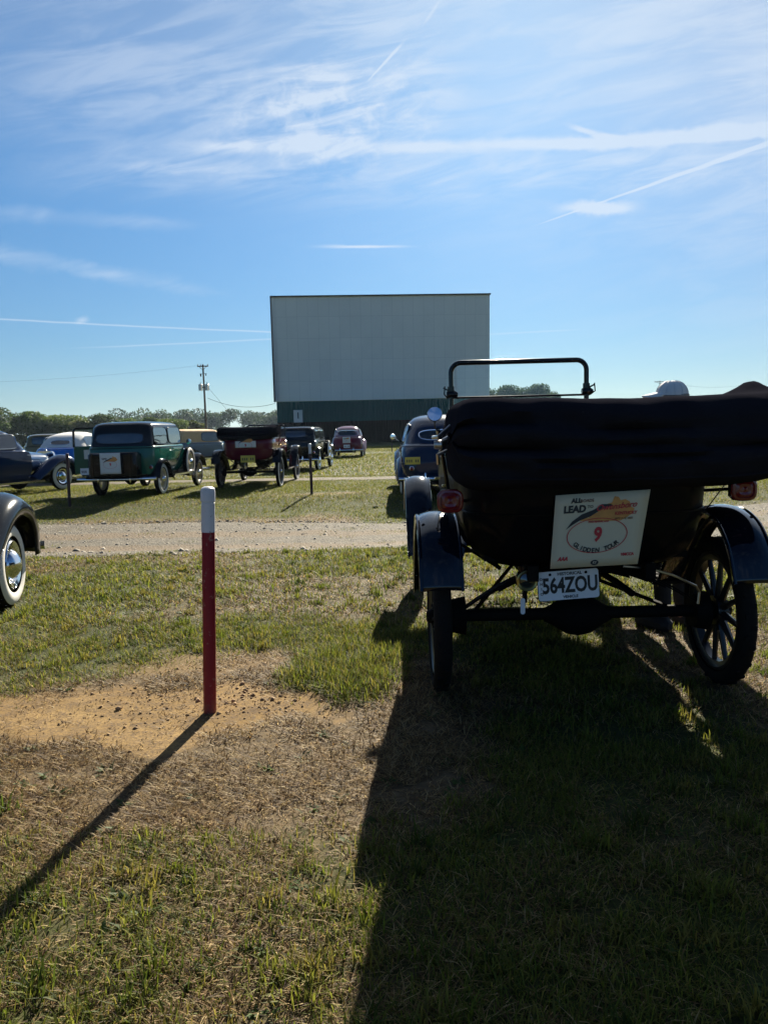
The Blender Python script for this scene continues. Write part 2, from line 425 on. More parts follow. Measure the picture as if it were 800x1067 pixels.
def set_attr(me, name, arr, kind='FLOAT'):
    a = me.attributes.new(name, kind, 'POINT')
    a.data.foreach_set('value' if kind == 'FLOAT' else 'color', np.ascontiguousarray(arr, dtype=np.float32).ravel())

def axis_pts(lo, hi, step, far, g=1.16):
    a = list(np.arange(lo, hi, step)); s = step; p = hi
    while p < far: a.append(p); s *= g; p += s
    a.append(far); s = step; p = lo - step; b = []
    while p > -far: b.append(p); s *= g; p -= s
    b.append(-far); return np.array(sorted(b)+a)

def quad_sheet(name, X, Y, Z, m):
    ny, nx = X.shape; me = bpy.data.meshes.new(name)
    me.vertices.add(nx*ny); me.vertices.foreach_set('co', np.stack([X, Y, Z], -1).astype(np.float32).ravel())
    i = np.arange((ny-1)*(nx-1)); r = i//(nx-1); c = i % (nx-1); a = r*nx+c
    q = np.stack([a, a+1, a+1+nx, a+nx], -1).astype(np.int32)
    me.loops.add(q.size); me.loops.foreach_set('vertex_index', q.ravel())
    me.polygons.add(len(q)); me.polygons.foreach_set('loop_start', np.arange(len(q), dtype=np.int32)*4)
    me.update(calc_edges=True); me.materials.append(m); me.shade_smooth()
    o = bpy.data.objects.new(name, me); COL.objects.link(o); return o

# ------------------------------------------------------------------ ground
def ground_mat():
    m, t, b = new_mat('turf_and_soil'); V.tree = t; L = t.links
    geo = t.nodes.new('ShaderNodeNewGeometry'); P = V(geo.outputs['Position'])
    def attr(n):
        a = t.nodes.new('ShaderNodeAttribute'); a.attribute_name = n; return V(a.outputs['Fac'])
    D, Y_ = attr('dirt'), attr('dry'); F_ = attr('field')
    n1 = noise(P, 2.0, 8, .65); n2 = noise(P, 14, 8, .7); n3 = noise(P, 90, 5, .7)
    def mix(f, a, c):
        x = t.nodes.new('ShaderNodeMix'); x.data_type = 'RGBA'
        if isinstance(f, V): L.new(f.s, x.inputs[0])
        else: x.inputs[0].default_value = f
        for i, q in ((6, a), (7, c)):
            if isinstance(q, V): L.new(q.s, x.inputs[i])
            else: x.inputs[i].default_value = (*q, 1)
        return V(x.outputs[2])
    green = mix(sstep(n2, .3, .7), (.030, .036, .012), (.060, .066, .022))
    straw = mix(sstep(n2, .3, .7), (.065, .047, .028), (.15, .11, .062))
    soil = mix(sstep(n1, .35, .65), (.20, .125, .045), (.29, .19, .078))
    soil = mix(sstep(n3*.6+n2*.5, .45, .68), soil, (.11, .075, .045))
    turf = mix(sstep(Y_ + (n2-.5)*.8, .25, .75), green, straw)
    base = mix(sstep(D + (n3-.5)*.35 + (n2-.5)*.4, .35, .68), turf, soil)
    fieldc = mix(sstep(n1, .3, .7), (.075, .11, .025), (.12, .14, .045))
    base = mix(F_, base, fieldc)
    L.new(base.s, b.inputs['Base Color']); b.inputs['Roughness'].default_value = .95; b.inputs['Specular IOR Level'].default_value = .1
    bp = t.nodes.new('ShaderNodeBump'); bp.inputs['Strength'].default_value = .7; bp.inputs['Distance'].default_value = .012
    L.new((n2*.5+n3*.6).s, bp.inputs['Height']); L.new(bp.outputs[0], b.inputs['Normal'])
    return m
xs = axis_pts(-4.2, 4.2, .06, 2500); ys = axis_pts(1.0, 9.0, .06, 2500)
GX, GY = np.meshgrid(xs, ys)
ground = quad_sheet('ground', GX, GY, gz(GX, GY), ground_mat()); tag(ground, kind='structure')
set_attr(ground.data, 'dirt', dirt(GX, GY)); set_attr(ground.data, 'dry', dry(GX, GY)); set_attr(ground.data, 'field', ss(GY, 100, 150))

def gravel_mat():
    m, t, b = new_mat('gravel'); V.tree = t; L = t.links
    geo = t.nodes.new('ShaderNodeNewGeometry'); P = V(geo.outputs['Position'])
    vo = t.nodes.new('ShaderNodeTexVoronoi'); vo.inputs['Scale'].default_value = 30; L.new(P.s, vo.inputs['Vector'])
    at = t.nodes.new('ShaderNodeAttribute'); at.attribute_name = 'rut'; rut = V(at.outputs['Fac'])
    sep = t.nodes.new('ShaderNodeSeparateColor'); L.new(vo.outputs['Color'], sep.inputs[0]); cr = V(sep.outputs[0])
    n1 = noise(P, 1.5, 6, .6); n2 = noise(P, 70, 4, .6)
    def mix(f, a, c):
        x = t.nodes.new('ShaderNodeMix'); x.data_type = 'RGBA'; L.new(f.s, x.inputs[0])
        for i, q in ((6, a), (7, c)):
            if isinstance(q, V): L.new(q.s, x.inputs[i])
            else: x.inputs[i].default_value = (*q, 1)
        return V(x.outputs[2])
    stone = mix(cr, (.030, .025, .018), (.150, .128, .094))
    fines = mix(n2, (.085, .060, .034), (.135, .096, .056))
    c = mix(sstep(rut + (n1-.5)*.9 + (n2-.5)*.4, .35, .7), stone, fines)
    L.new(c.s, b.inputs['Base Color']); b.inputs['Roughness'].default_value = .9; b.inputs['Specular IOR Level'].default_value = .2
    bp = t.nodes.new('ShaderNodeBump'); bp.inputs['Strength'].default_value = .8; bp.inputs['Distance'].default_value = .02
    L.new((V(vo.outputs['Distance'])*-1.2 + n2*.3).s, bp.inputs['Height']); L.new(bp.outputs[0], b.inputs['Normal'])
    return m
M_gravel = gravel_mat()
def ribbon(name, x0, x1, lo, hi, nx, ny, lift):
    X = np.linspace(x0, x1, nx)[None, :].repeat(ny, 0); t = np.linspace(0, 1, ny)[:, None]
    Y = lo(X)*(1-t)+hi(X)*t
    edge = np.minimum(t, 1-t)*2
    Z = gz(X, Y) + lift*ss(edge, 0, .12) - .012*(1-ss(edge, 0, .06))
    o = quad_sheet(name, X, Y, Z, M_gravel); tag(o, kind='structure')
    tt = t.repeat(nx, 1); rut = (np.exp(-((tt-.30)/.09)**2) + np.exp(-((tt-.62)/.10)**2))*.75 + .08
    set_attr(o.data, 'rut', rut); return o
ribbon('gravel_road', -60, 60, road_near, road_far, 900, 60, .016)
pc = lambda X: 22.4 - .06*X + (fbm(X, X*0+1, 2, .3)-.5)*.8
ribbon('gravel_path', -60, 60, lambda X: pc(X)-.55, lambda X: pc(X)+.6, 500, 14, .02)

# ------------------------------------------------------------------ grass, straw, stones
def blades(name, px, py, L_, wid, lean, colr, m, flat=None, seg=True):
    n = len(px); th = rng.uniform(0, 2*PI, n); base = np.stack([px, py, gz(px, py)-.004], -1)
    dx, dy = np.cos(th), np.sin(th); sx, sy = -dy, dx
    sl_, cl = np.sin(lean), np.cos(lean)
    side = np.stack([sx, sy, np.zeros(n)], -1)*(wid/2)[:, None]
    mid = base + np.stack([dx*sl_*.5*.8, dy*sl_*.5*.8, cl*.55], -1)*L_[:, None]
    tip = base + np.stack([dx*sl_*1.05, dy*sl_*1.05, cl*.9], -1)*L_[:, None]
    tip[:, 2] = np.maximum(tip[:, 2], base[:, 2]+.006); mid[:, 2] = np.maximum(mid[:, 2], base[:, 2]+.008)
    if seg:
        vs = np.stack([base-side, base+side, mid+side*.8, mid-side*.8, tip], 1).reshape(-1, 3); k = 5
    else:
        vs = np.stack([base-side, base+side, tip], 1).reshape(-1, 3); k = 3
    me = bpy.data.meshes.new(name); me.vertices.add(n*k); me.vertices.foreach_set('co', vs.astype(np.float32).ravel())
    b0 = np.arange(n, dtype=np.int32)*k
    if seg:
        li = np.stack([b0, b0+1, b0+2, b0+3, b0+3, b0+2, b0+4], -1).astype(np.int32)
        ls = np.stack([np.arange(n)*7, np.arange(n)*7+4], -1).astype(np.int32).ravel()
    else:
        li = np.stack([b0, b0+1, b0+2], -1).astype(np.int32); ls = (np.arange(n)*3).astype(np.int32)
    me.loops.add(li.size); me.loops.foreach_set('vertex_index', li.ravel())
    me.polygons.add(len(ls)); me.polygons.foreach_set('loop_start', ls); me.update(calc_edges=True)
    c4 = np.concatenate([colr, np.ones((n, 1))], 1)
    set_attr(me, 'col', np.repeat(c4, k, 0), 'FLOAT_COLOR')
    me.materials.append(m); o = bpy.data.objects.new(name, me); COL.objects.link(o); return o
G1 = np.array([[.120, .150, .016], [.060, .085, .012], [.170, .180, .026], [.210, .180, .035]])
S1 = np.array([[.33, .215, .085], [.20, .12, .05], [.44, .33, .155], [.08, .048, .026]])
def turf(name, y0, y1, dens, Lm, Wm, seg, halfw):
    area_w = lambda y: halfw(y)
    n = int(dens*(y1-y0)*(area_w(y0)+area_w(y1)))
    # sample trapezoid
    yy = rng.uniform(y0, y1, n*2); keep = rng.random(n*2) < area_w(yy)/area_w(y1); yy = yy[keep][:n]
    xx = rng.uniform(-1, 1, len(yy))*area_w(yy)
    D, Dr, Lu = dirt(xx, yy), dry(xx, yy), lush(xx, yy)
    rm = np.clip(np.maximum(road_mask(xx, yy), path_mask(xx, yy))*1.5 - 1.35*ss(fbm(xx, yy, 4, 2.2), .42, .70), 0, 1)
    clump = fbm(xx, yy, 3, 5.0)
    p = (1-ss(D, .25, .8)*.86)*(1-rm*.985)*np.clip(.25+.5*ss(yy, 8, 12)+1.5*ss(clump, .3, .65), 0, 1)
    k = rng.random(len(yy)) < p; xx, yy, D, Dr, Lu, clump = (q[k] for q in (xx, yy, D, Dr, Lu, clump))
    n = len(xx); isd = rng.random(n) < np.clip(Dr*.95+.12, 0, 1)*(1-Lu*.9)
    c = np.where(isd[:, None], S1[rng.integers(0, 4, n)], G1[rng.integers(0, 4, n)])*rng.uniform(.7, 1.25, n)[:, None]
    Ls = Lm*rng.uniform(.45, 1.3, n)*(1+.9*Lu)*(.7+.7*clump)*np.where(isd, 1.15, 1-.3*ss(Dr, .5, .95))*(1-.4*ss(D, .3, .8))
    lean = np.where(isd, rng.uniform(.9, 1.5, n), rng.uniform(.25, 1.25, n))
    w = Wm*rng.uniform(.6, 1.3, n)
    o = blades(name, xx, yy, Ls, w, lean, c, M_grass, seg=seg); tag(o, None, 'grass', kind='stuff'); return o
hw = lambda y: .62*y+.9
o = turf('grass', 1.2, 3.2, 19000, .048, .0036, True, hw); o['label'] = 'short dry and green turf blades nearest the viewer'
o = turf('grass', 3.2, 5.6, 11000, .050, .0046, True, hw); o['label'] = 'mown turf around the red and white post'
o = turf('grass', 5.6, 10.2, 3600, .055, .0075, True, hw); o['label'] = 'mown turf between the post and the gravel road'
o = turf('grass', 10.2, 24, 1700, .055, .011, False, hw); o['label'] = 'green turf beyond the gravel road under the parked cars'
o = turf('grass', 24, 70, 170, .08, .032, False, hw); o['label'] = 'far turf running up to the movie screen'

nc = 900; cy_ = rng.uniform(1.3, 9, nc); cx_ = rng.uniform(-1, 1, nc)*hw(cy_); k = (dirt(cx_, cy_) < .35) & (dry(cx_, cy_) < .8); cx_, cy_ = cx_[k], cy_[k]; nb = 46
xx = np.repeat(cx_, nb) + rng.normal(0, .028, len(cx_)*nb); yy = np.repeat(cy_, nb) + rng.normal(0, .028, len(cx_)*nb); nn = len(xx)
tone = np.repeat(rng.integers(0, 4, len(cx_)), nb); sc_ = np.repeat(rng.uniform(.6, 1.3, len(cx_)), nb)
k = road_mask(xx, yy) < .3; xx, yy, tone, sc_ = xx[k], yy[k], tone[k], sc_[k]; nn = len(xx)
o = blades('grass_tufts', xx, yy, .062*sc_*rng.uniform(.6, 1.3, nn), .0052*rng.uniform(.6, 1.4, nn)*(1+.12*np.clip(yy-3, 0, 6)), rng.uniform(.15, 1.15, nn), G1[tone]*rng.uniform(.6, 1.1, nn)[:, None], M_grass); tag(o, 'scattered taller tufts standing in the mown turf', None, kind='stuff')
# clover and plantain leaves lying low in the turf
nc = 420; cy_ = rng.uniform(1.3, 7, nc); cx_ = rng.uniform(-1, 1, nc)*hw(cy_); k = (dirt(cx_, cy_) < .4); cx_, cy_ = cx_[k], cy_[k]; nb = 11
xx = np.repeat(cx_, nb) + rng.normal(0, .014, len(cx_)*nb); yy = np.repeat(cy_, nb) + rng.normal(0, .014, len(cx_)*nb); nn = len(xx)
o = blades('broadleaf_weeds', xx, yy, .040*rng.uniform(.6, 1.4, nn), .016*rng.uniform(.6, 1.3, nn), rng.uniform(.9, 1.45, nn), np.array([[.060, .095, .022]])*rng.uniform(.7, 1.5, nn)[:, None], M_grass); tag(o, 'low broad leaved weeds in the turf', None, kind='stuff')

def stones(name, px, py, sz, colr, m, label):
    n = len(px); base = np.array([[1,0,0],[-1,0,0],[0,1,0],[0,-1,0],[0,0,.7],[0,0,-.7]])
    F8 = np.array([[0,2,4],[2,1,4],[1,3,4],[3,0,4],[2,0,5],[1,2,5],[3,1,5],[0,3,5]])
    r = rng.uniform(.65, 1.2, (n, 6, 1)); th = rng.uniform(0, 2*PI, n); c, s = np.cos(th), np.sin(th)
    v = base[None]*r*sz[:, None, None]; v = v + rng.normal(0, .12, v.shape)*sz[:, None, None]
    x = v[..., 0]*c[:, None]-v[..., 1]*s[:, None]; y = v[..., 0]*s[:, None]+v[..., 1]*c[:, None]
    P = np.stack([x+px[:, None], y+py[:, None], v[..., 2]+gz(px, py)[:, None]+(sz*.25)[:, None]], -1)
    me = bpy.data.meshes.new(name); me.vertices.add(n*6); me.vertices.foreach_set('co', P.astype(np.float32).ravel())
    li = (F8[None]+(np.arange(n)*6)[:, None, None]).astype(np.int32)
    me.loops.add(li.size); me.loops.foreach_set('vertex_index', li.ravel()); k = n*8
    me.polygons.add(k); me.polygons.foreach_set('loop_start', np.arange(k, dtype=np.int32)*3); me.update(calc_edges=True)
    set_attr(me, 'col', np.repeat(np.concatenate([colr, np.ones((n, 1))], 1), 6, 0), 'FLOAT_COLOR')
    me.materials.append(m); o = bpy.data.objects.new(name, me); COL.objects.link(o)
    return tag(o, label, 'stones', kind='stuff')
M_stone = leaf_mat('stone_chips', .9, 0.0)
n = 60000; px = rng.uniform(-9, 9, n); py = rng.uniform(7.8, 15.4, n)
rn, rf = road_near(px), road_far(px); t_ = (py-rn)/(rf-rn)
k = (rng.random(n) < (.25+.75*np.clip(np.abs(t_-.45)/.3, 0, 1))*ss(t_, -.08, .02)*(1-ss(t_, .97, 1.08))); px, py = px[k], py[k]
cs = rng.uniform(.12, .38, len(px))[:, None]*np.array([[1, .90, .74]])
stones('gravel_stones', px, py, rng.gamma(2.5, .0042, len(px))+.004, cs, M_stone, 'loose grey gravel stones on the road')
n = 650; px = rng.normal(-.80, .42, n); py = rng.normal(3.88, .22, n)
stones('soil_crumbs', px, py, rng.gamma(2, .0019, n)+.002, rng.uniform(.6, 1.3, n)[:, None]*np.array([[.30, .20, .11]]), M_stone, 'crumbs of brown soil around the foot of the red post')

# ------------------------------------------------------------------ drive-in screen
def screen_mats():
    m, t, b = new_mat('screen_panels'); V.tree = t; L = t.links
    tc = t.nodes.new('ShaderNodeTexCoord'); P = V(tc.outputs['Object'])
    br = t.nodes.new('ShaderNodeTexBrick'); br.offset = 0; br.inputs['Scale'].default_value = 1
    br.inputs['Brick Width'].default_value = 1.22; br.inputs['Row Height'].default_value = 2.44; br.inputs['Mortar Size'].default_value = .012; br.inputs['Mortar Smooth'].default_value = .6
    sp = t.nodes.new('ShaderNodeSeparateXYZ'); L.new(P.s, sp.inputs[0])
    cv = vec(V(sp.outputs[0]), V(sp.outputs[2])); L.new(cv.s, br.inputs['Vector'])
    br.inputs['Color1'].default_value = (.82, .81, .74, 1); br.inputs['Color2'].default_value = (.78, .775, .715, 1); br.inputs['Mortar'].default_value = (.50, .51, .48, 1)
    n1 = noise(P, .35, 8, .65)
    x = t.nodes.new('ShaderNodeMix'); x.data_type = 'RGBA'; x.blend_type = 'MULTIPLY'; x.inputs[0].default_value = .5
    cr = t.nodes.new('ShaderNodeMapRange'); cr.inputs[3].default_value = .80; cr.inputs[4].default_value = 1.12; L.new(n1.s, cr.inputs[0])
    L.new(br.outputs[0], x.inputs[6]); L.new(cr.outputs[0], x.inputs[7]); L.new(x.outputs[2], b.inputs['Base Color'])
    b.inputs['Roughness'].default_value = .6
    return m
M_scr = screen_mats()
M_teal = mat('teal_metal', (.002, .085, .078), .7, spec=.1, bump=.1, bscale=3, var=.2, scale=.5)
M_trim_and_shade = mat('dark_trim_and_wall_shade', (.008, .009, .008), .9, spec=.05, var=.3, scale=1)
scr = empty('movie_screen', 'huge pale outdoor movie screen on a dark teal wall beyond the cars', 'screen', (.25, 92, gz1(0, 92)), -4)
mb = MB(); hwid = 12.65
lean = .35
mb.add([(-hwid, -lean*0, 5.05), (hwid, 0, 5.05), (hwid, -lean*2, 16.85), (-hwid, -lean*2, 16.85), (-hwid, .9, 5.05), (hwid, .9, 5.05), (hwid, .3, 16.85), (-hwid, .3, 16.85)],
       [(0,1,2,3), (5,4,7,6), (4,0,3,7), (1,5,6,2), (3,2,6,7), (4,5,1,0)])
mb.build('screen_panel', M_scr, scr)
mb = MB(); mb.box((0, -.33, 16.91), (2*hwid+.2, 1.3, .12)); mb.box((-hwid-.06, -.2, 11), (.1, 1.2, 12)); mb.build('edge_trim', M_trim_and_shade, scr)
mb = MB()
N = 170; rows = [[], []]
for i in range(N+1):
    x = -hwid+.15 + (2*hwid-.3)*i/N; d = .05 if i % 2 else 0
    rows[0].append((x, .1+d, 1.9)); rows[1].append((x, .1+d, 5.03))
mb.grid(rows); mb.build('corrugated_wall', M_teal, scr, solid=.03, smooth=False)
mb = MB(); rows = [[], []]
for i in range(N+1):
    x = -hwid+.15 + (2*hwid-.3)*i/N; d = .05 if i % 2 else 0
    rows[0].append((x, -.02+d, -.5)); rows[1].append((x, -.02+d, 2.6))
mb.grid(rows); mb.build('lower_wall_shade', M_trim_and_shade, scr, solid=.03, smooth=False)  # dark sheet stands in for reflection shading on the lower teal wall
mb = MB()
for x in (-10, -5, 0, 5, 10):
    mb.tube([(x, 1.0, 0), (x, .9, 17)], .16, 6); mb.tube([(x, 6, 0), (x, .9, 12)], .14, 6); mb.tube([(x, 3.5, 0), (x, .9, 6)], .12, 6)
mb.build('brace', M_iron, scr)

def text_mesh(body, size, bold=0.0, align='CENTER', extr=.0008, shear=0.0, xs_=1.0):
    cu = bpy.data.curves.new('t', 'FONT'); cu.body = body; cu.size = size; cu.extrude = extr; cu.offset = bold; cu.align_x = align; cu.align_y = 'CENTER'; cu.shear = shear; cu.resolution_u = 3
    ob = bpy.data.objects.new('t', cu); COL.objects.link(ob)
    bpy.context.view_layer.update(); dg = bpy.context.evaluated_depsgraph_get()
    me = bpy.data.meshes.new_from_object(ob.evaluated_get(dg))
    vs = [(v.co.x*xs_, v.co.y, v.co.z) for v in me.vertices]; fs = [tuple(p.vertices) for p in me.polygons]
    bpy.data.objects.remove(ob); bpy.data.curves.remove(cu); bpy.data.meshes.remove(me); return vs, fs
def put_text(mb, body, size, u, v, w, fn, rot=0.0, **k):
    vs, fs = text_mesh(body, size, **k); c, s = math.cos(rot), math.sin(rot)
    mb.add([fn(u+x*c-y*s, v+x*s+y*c, w+z) for x, y, z in vs], fs)
sg = empty('screen_sign', 'small white sign with a number one on the left of the teal wall', 'sign', (-9.75, 91.05, 2.75), -4)
mb = MB(); mb.box((0, 0, .55), (1.05, .08, 1.45), bev=.02); mb.build('board', M_white, sg)
mb = MB(); put_text(mb, '1', 1.0, 0, .6, 0, lambda u, v, w: (u, -.05-w, v), extr=.005, bold=.02); mb.build('lettering', M_ink, sg)

# ------------------------------------------------------------------ wheels, cached
_cache = {}
def mesh_child(name, key, builder, mats, parent, loc=(0,0,0), rot=(0,0,0), **k):
    kk = (name, key)
    if kk in _cache: o = bpy.data.objects.new(name, _cache[kk]); COL.objects.link(o); o.parent = parent
    else:
        mb = MB(); builder(mb); o = mb.build(name, mats, parent, **k); _cache[kk] = o.data
    o.location = loc; o.rotation_euler = rot; return o
def wheel(parent, x, y, r, tw, kind, steer=0.0, zoff=0.0, rimmat=None):
    """hub carrier at the axle with tyre, whitewall, rim/spokes and hub cap under it; outer face towards +x when x>0"""
    sgn = 1 if x > 0 else -1
    def hub(mb):
        mb.lathe([(-tw*.55, 0), (-tw*.55, .045), (tw*.2, .05), (tw*.62, .032), (tw*.72, .026), (tw*.74, 0)], n=20)
    hm = {'spoke': M_spoke, 'pale': M_spoke, 'wood': M_cream, 'disc': rimmat or M_black, 'cream': M_cream}[kind]
    w = mesh_child('wheel', ('hub', tw, kind), hub, M_iron if kind in ('spoke',) else M_chrome, parent, (x, y, r+zoff), (0, 0, (0 if sgn > 0 else PI)-math.radians(steer)))
    ri = r - tw*.95
    def tyre(mb):
        pr = []; N = 18
        for i in range(N+1):
            a = PI*(-.18) + (PI*1.36)*i/N + 0
            pr.append((math.cos(a)*tw*.5, r - tw*.5 + math.sin(a)*tw*.5))
        mb.lathe(pr[::-1], n=48)
        nt = 46
        for i in range(nt):
            t = 2*PI*i/nt
            mb.box((tw*.16*(1 if i % 2 else -1), math.cos(t)*(r-.004), math.sin(t)*(r-.004)), (tw*.3, .02, .012), (t-PI/2, 0, 0))
    mesh_child('tyre', (r, tw), tyre, M_tyre, w)
    if kind in ('disc', 'cream', 'pale'):
        def ww(mb):
            pr = []
            for i in range(7):
                a = PI*(-.16) + PI*.42*i/6; pr.append((math.cos(a)*tw*.515, r-tw*.5+math.sin(a)*tw*.515))
            mb.lathe(pr, n=48)
        mesh_child('whitewall', (r, tw), ww, M_whitewall, w)
    if kind == 'disc':
        def rim(mb): mb.lathe([(-tw*.4, ri+.005), (tw*.38, ri+.012), (tw*.42, ri), (tw*.30, ri-.015), (tw*.12, ri-.05), (tw*.22, ri*.62), (tw*.30, ri*.5), (tw*.30, 0)], n=36)
        mesh_child('rim', (r, tw, rimmat.name if rimmat else 'k'), rim, rimmat or M_black, w)
        def ring(mb): mb.lathe([(tw*.40, ri-.004), (tw*.47, ri-.012), (tw*.40, ri-.045), (tw*.22, ri-.06)], n=36)
        mesh_child('trim_ring', (r, tw), ring, M_chrome, w)
        def cap(mb): mb.lathe([(tw*.30, ri*.62), (tw*.42, ri*.60), (tw*.62, ri*.45), (tw*.78, ri*.25), (tw*.84, 0)], n=28)
        mesh_child('hub_cap', (r, tw), cap, M_chrome, w)
    elif kind == 'cream':
        def rim(mb):
            mb.lathe([(-tw*.4, ri+.005), (tw*.38, ri+.012), (tw*.42, ri), (tw*.2, ri-.03), (-tw*.2, ri-.035), (-tw*.4, ri+.005)], n=36)
            for i in range(20):
                t = 2*PI*i/20; mb.tube([(tw*.25, .06*math.cos(t), .06*math.sin(t)), (.0, (ri-.02)*math.cos(t+.12), (ri-.02)*math.sin(t+.12))], .007, 5)
        mesh_child('rim', (r, tw, 'cream'), rim, M_cream, w)
        def cap(mb): mb.lathe([(tw*.2, .075), (tw*.55, .07), (tw*.75, .045), (tw*.8, 0)], n=20)
        mesh_child('hub_cap', (r, tw, 'c'), cap, M_chrome, w)
    else:
        def rim(mb):
            mb.lathe([(-tw*.36, ri+.01), (tw*.36, ri+.01), (tw*.40, ri-.004), (tw*.30, ri-.012), (tw*.24, ri-.032), (-tw*.24, ri-.032), (-tw*.30, ri-.012), (-tw*.4, ri-.004), (-tw*.36, ri+.01)], n=40)
        mesh_child('rim', (r, tw, 'w'), rim, M_spoke, w)
        def spk(mb):
            for i in range(12):
                t = 2*PI*i/12+.1; c, s = math.cos(t), math.sin(t)
                mb.tube([(0, .04*c, .04*s), (0, .09*c, .09*s), (0, .16*c, .16*s), (0, (ri-.025)*c, (ri-.025)*s)], [.014, .020, .016, .013], 8)
            mb.lathe([(-tw*.3, .0), (-tw*.3, .075), (tw*.3, .075), (tw*.3, 0)], n=24)
            for i in range(6):
                t = 2*PI*i/6; mb.tube([(tw*.3, .058*math.cos(t), .058*math.sin(t)), (tw*.42, .058*math.cos(t), .058*math.sin(t))], .008, 6)
        mesh_child('spokes', (r, tw, hm.name), spk, hm, w)
    return w

def fender(parent, path, xin, xout, crown, skirt, m, name='fender', inner_drop=.02, solid=.006, bead=False, n=9, flute=None):
    """path: (y,z) points front to back; swept sheet with crowned section"""
    P2 = []
    K = len(path)
    # catmull-rom resample
    pp = [path[0]]+list(path)+[path[-1]]
    for i in range(1, K):
        for s in range(5):
            t = s/5; a, b, c, d = (np.array(q) for q in pp[i-1:i+3])
            P2.append(.5*((2*b)+(-a+c)*t+(2*a-5*b+4*c-d)*t*t+(-a+3*b-3*c+d)*t**3))
    P2.append(np.array(path[-1])); rows = []
    mb = MB(); edges = [[], []]
    for i, p in enumerate(P2):
        d = P2[min(i+1, len(P2)-1)]-P2[max(i-1, 0)]; d = d/np.hypot(*d); nrm = np.array([-d[1], d[0]])
        if nrm[1] < 0 and abs(d[0]) > .5 or False: nrm = -nrm
        # keep the normal pointing away from the wheel centre
        if np.dot(nrm, p-np.array(fender.c)) < 0: nrm = -nrm
        row = []
        xi = xin(i/(len(P2)-1)) if callable(xin) else xin; xo = xout(i/(len(P2)-1)) if callable(xout) else xout
        row.append((xi, *(p-nrm*(crown+inner_drop))))
        for k in range(n):
            s = k/(n-1); off = -crown*abs(2*s-1)**2.4
            row.append((xi+(xo-xi)*s, *(p+nrm*off)))
        sk = skirt(i/(len(P2)-1)) if callable(skirt) else skirt
        row.append((xo+(xo-xi)*.02, *(p-nrm*(crown+sk*.5)))); row.append((xo, *(p-nrm*(crown+sk))))
        rows.append(row)
        edges[0].append((xi, *(p-nrm*(crown*.9)))); edges[1].append((xo, *(p-nrm*(crown*.9))))
    mb.grid(rows); o = mb.build(name, m, parent, solid=solid, ang=50)
    if bead:
        b = MB(); b.tube(edges[1], .010, 8); b.tube(edges[0], .008, 8); b.build('bead', m, o)
        for ri in (len(rows)//2-3, len(rows)//2+5):
            for ci in (3, 8):
                q = rows[ri][ci]; b = MB(); b.lathe([(-.002, .010), (.006, .009), (.009, .004), (.0095, 0)], q, 'z' if ri < len(rows)//2+2 else 'y', 8); b.build('rivet', m, o)
    return o
fender.c = (0, 0)

def outline(hwid_, yb, yf, r, n=6):
    r = min(r, hwid_*.98, (yf-yb)*.49); pts = []
    for cx, cy, a0 in ((hwid_-r, yf-r, 0), (-hwid_+r, yf-r, PI/2), (-hwid_+r, yb+r, PI), (hwid_-r, yb+r, 1.5*PI)):
        for i in range(n+1): a = a0 + PI/2*i/n; pts.append((cx+r*math.cos(a), cy+r*math.sin(a)))
    return pts
def shell(levels, name, m, parent, cap0=True, cap1=True, **k):
    """levels: (z, half width, y back, y front, corner radius); smoothly resampled"""
    mb = MB(); rows = [[(x, y, z) for x, y in outline(h, yb, yf, r)] for z, h, yb, yf, r in levels]
    mb.grid(rows, closed_u=True, cap0=cap0, cap1=cap1); return mb.build(name, m, parent, ang=50, **k)
def interp(levels, z):
    for a, b in zip(levels, levels[1:]):
        if a[0] <= z <= b[0]: t = (z-a[0])/(b[0]-a[0]+1e-9); return [a[i]*(1-t)+b[i]*t for i in range(5)]
    return levels[-1]
def patch(fn, name, m, parent, p=5.0, n=10, frame=None, fr=.012):
    """rounded panel lying on a surface: fn(u,v) with u,v in -1..1"""
    mb = MB(); N = 40; ring = []
    rings = []
    for rr in (1, .75, .5, .25):
        r_ = []
        for i in range(N):
            a = 2*PI*i/N; c, s = math.cos(a), math.sin(a); k = (abs(c)**p+abs(s)**p)**(-1/p)*rr; r_.append(fn(c*k, s*k))
        rings.append(r_)
    mb.grid(rings, closed_u=True); base = len(mb.v); mb.v.append(tuple(fn(0, 0)))
    for i in range(N): mb.f.append((3*N+i, 3*N+(i+1) % N, base)); mb.m.append(0)
    o = mb.build(name, m, parent)
    if frame:
        f = MB(); f.tube(rings[0], fr, 6, closed=True); f.build('frame', frame, o)
    return o
def side_patch(levels, sgn, y0, y1, z0, z1, name, m, parent, off=.006, **k):
    def fn(u, v):
        z = (z0+z1)/2+v*(z1-z0)/2; L_ = interp(levels, z); return (sgn*(L_[1]+off), (y0+y1)/2+u*(y1-y0)/2, z)
    return patch(fn, name, m, parent, **k)
def end_patch(levels, front, x0, x1, z0, z1, name, m, parent, off=.006, **k):
    def fn(u, v):
        z = (z0+z1)/2+v*(z1-z0)/2; L_ = interp(levels, z); x = (x0+x1)/2+u*(x1-x0)/2
        h, r = L_[1], min(L_[4], L_[1]*.98, (L_[3]-L_[2])*.49); e = max(0, abs(x)-(h-r)); dy = r-math.sqrt(max(r*r-e*e, 0))
        return (x, (L_[3]-dy+off) if front else (L_[2]+dy-off), z)
    return patch(fn, name, m, parent, **k)
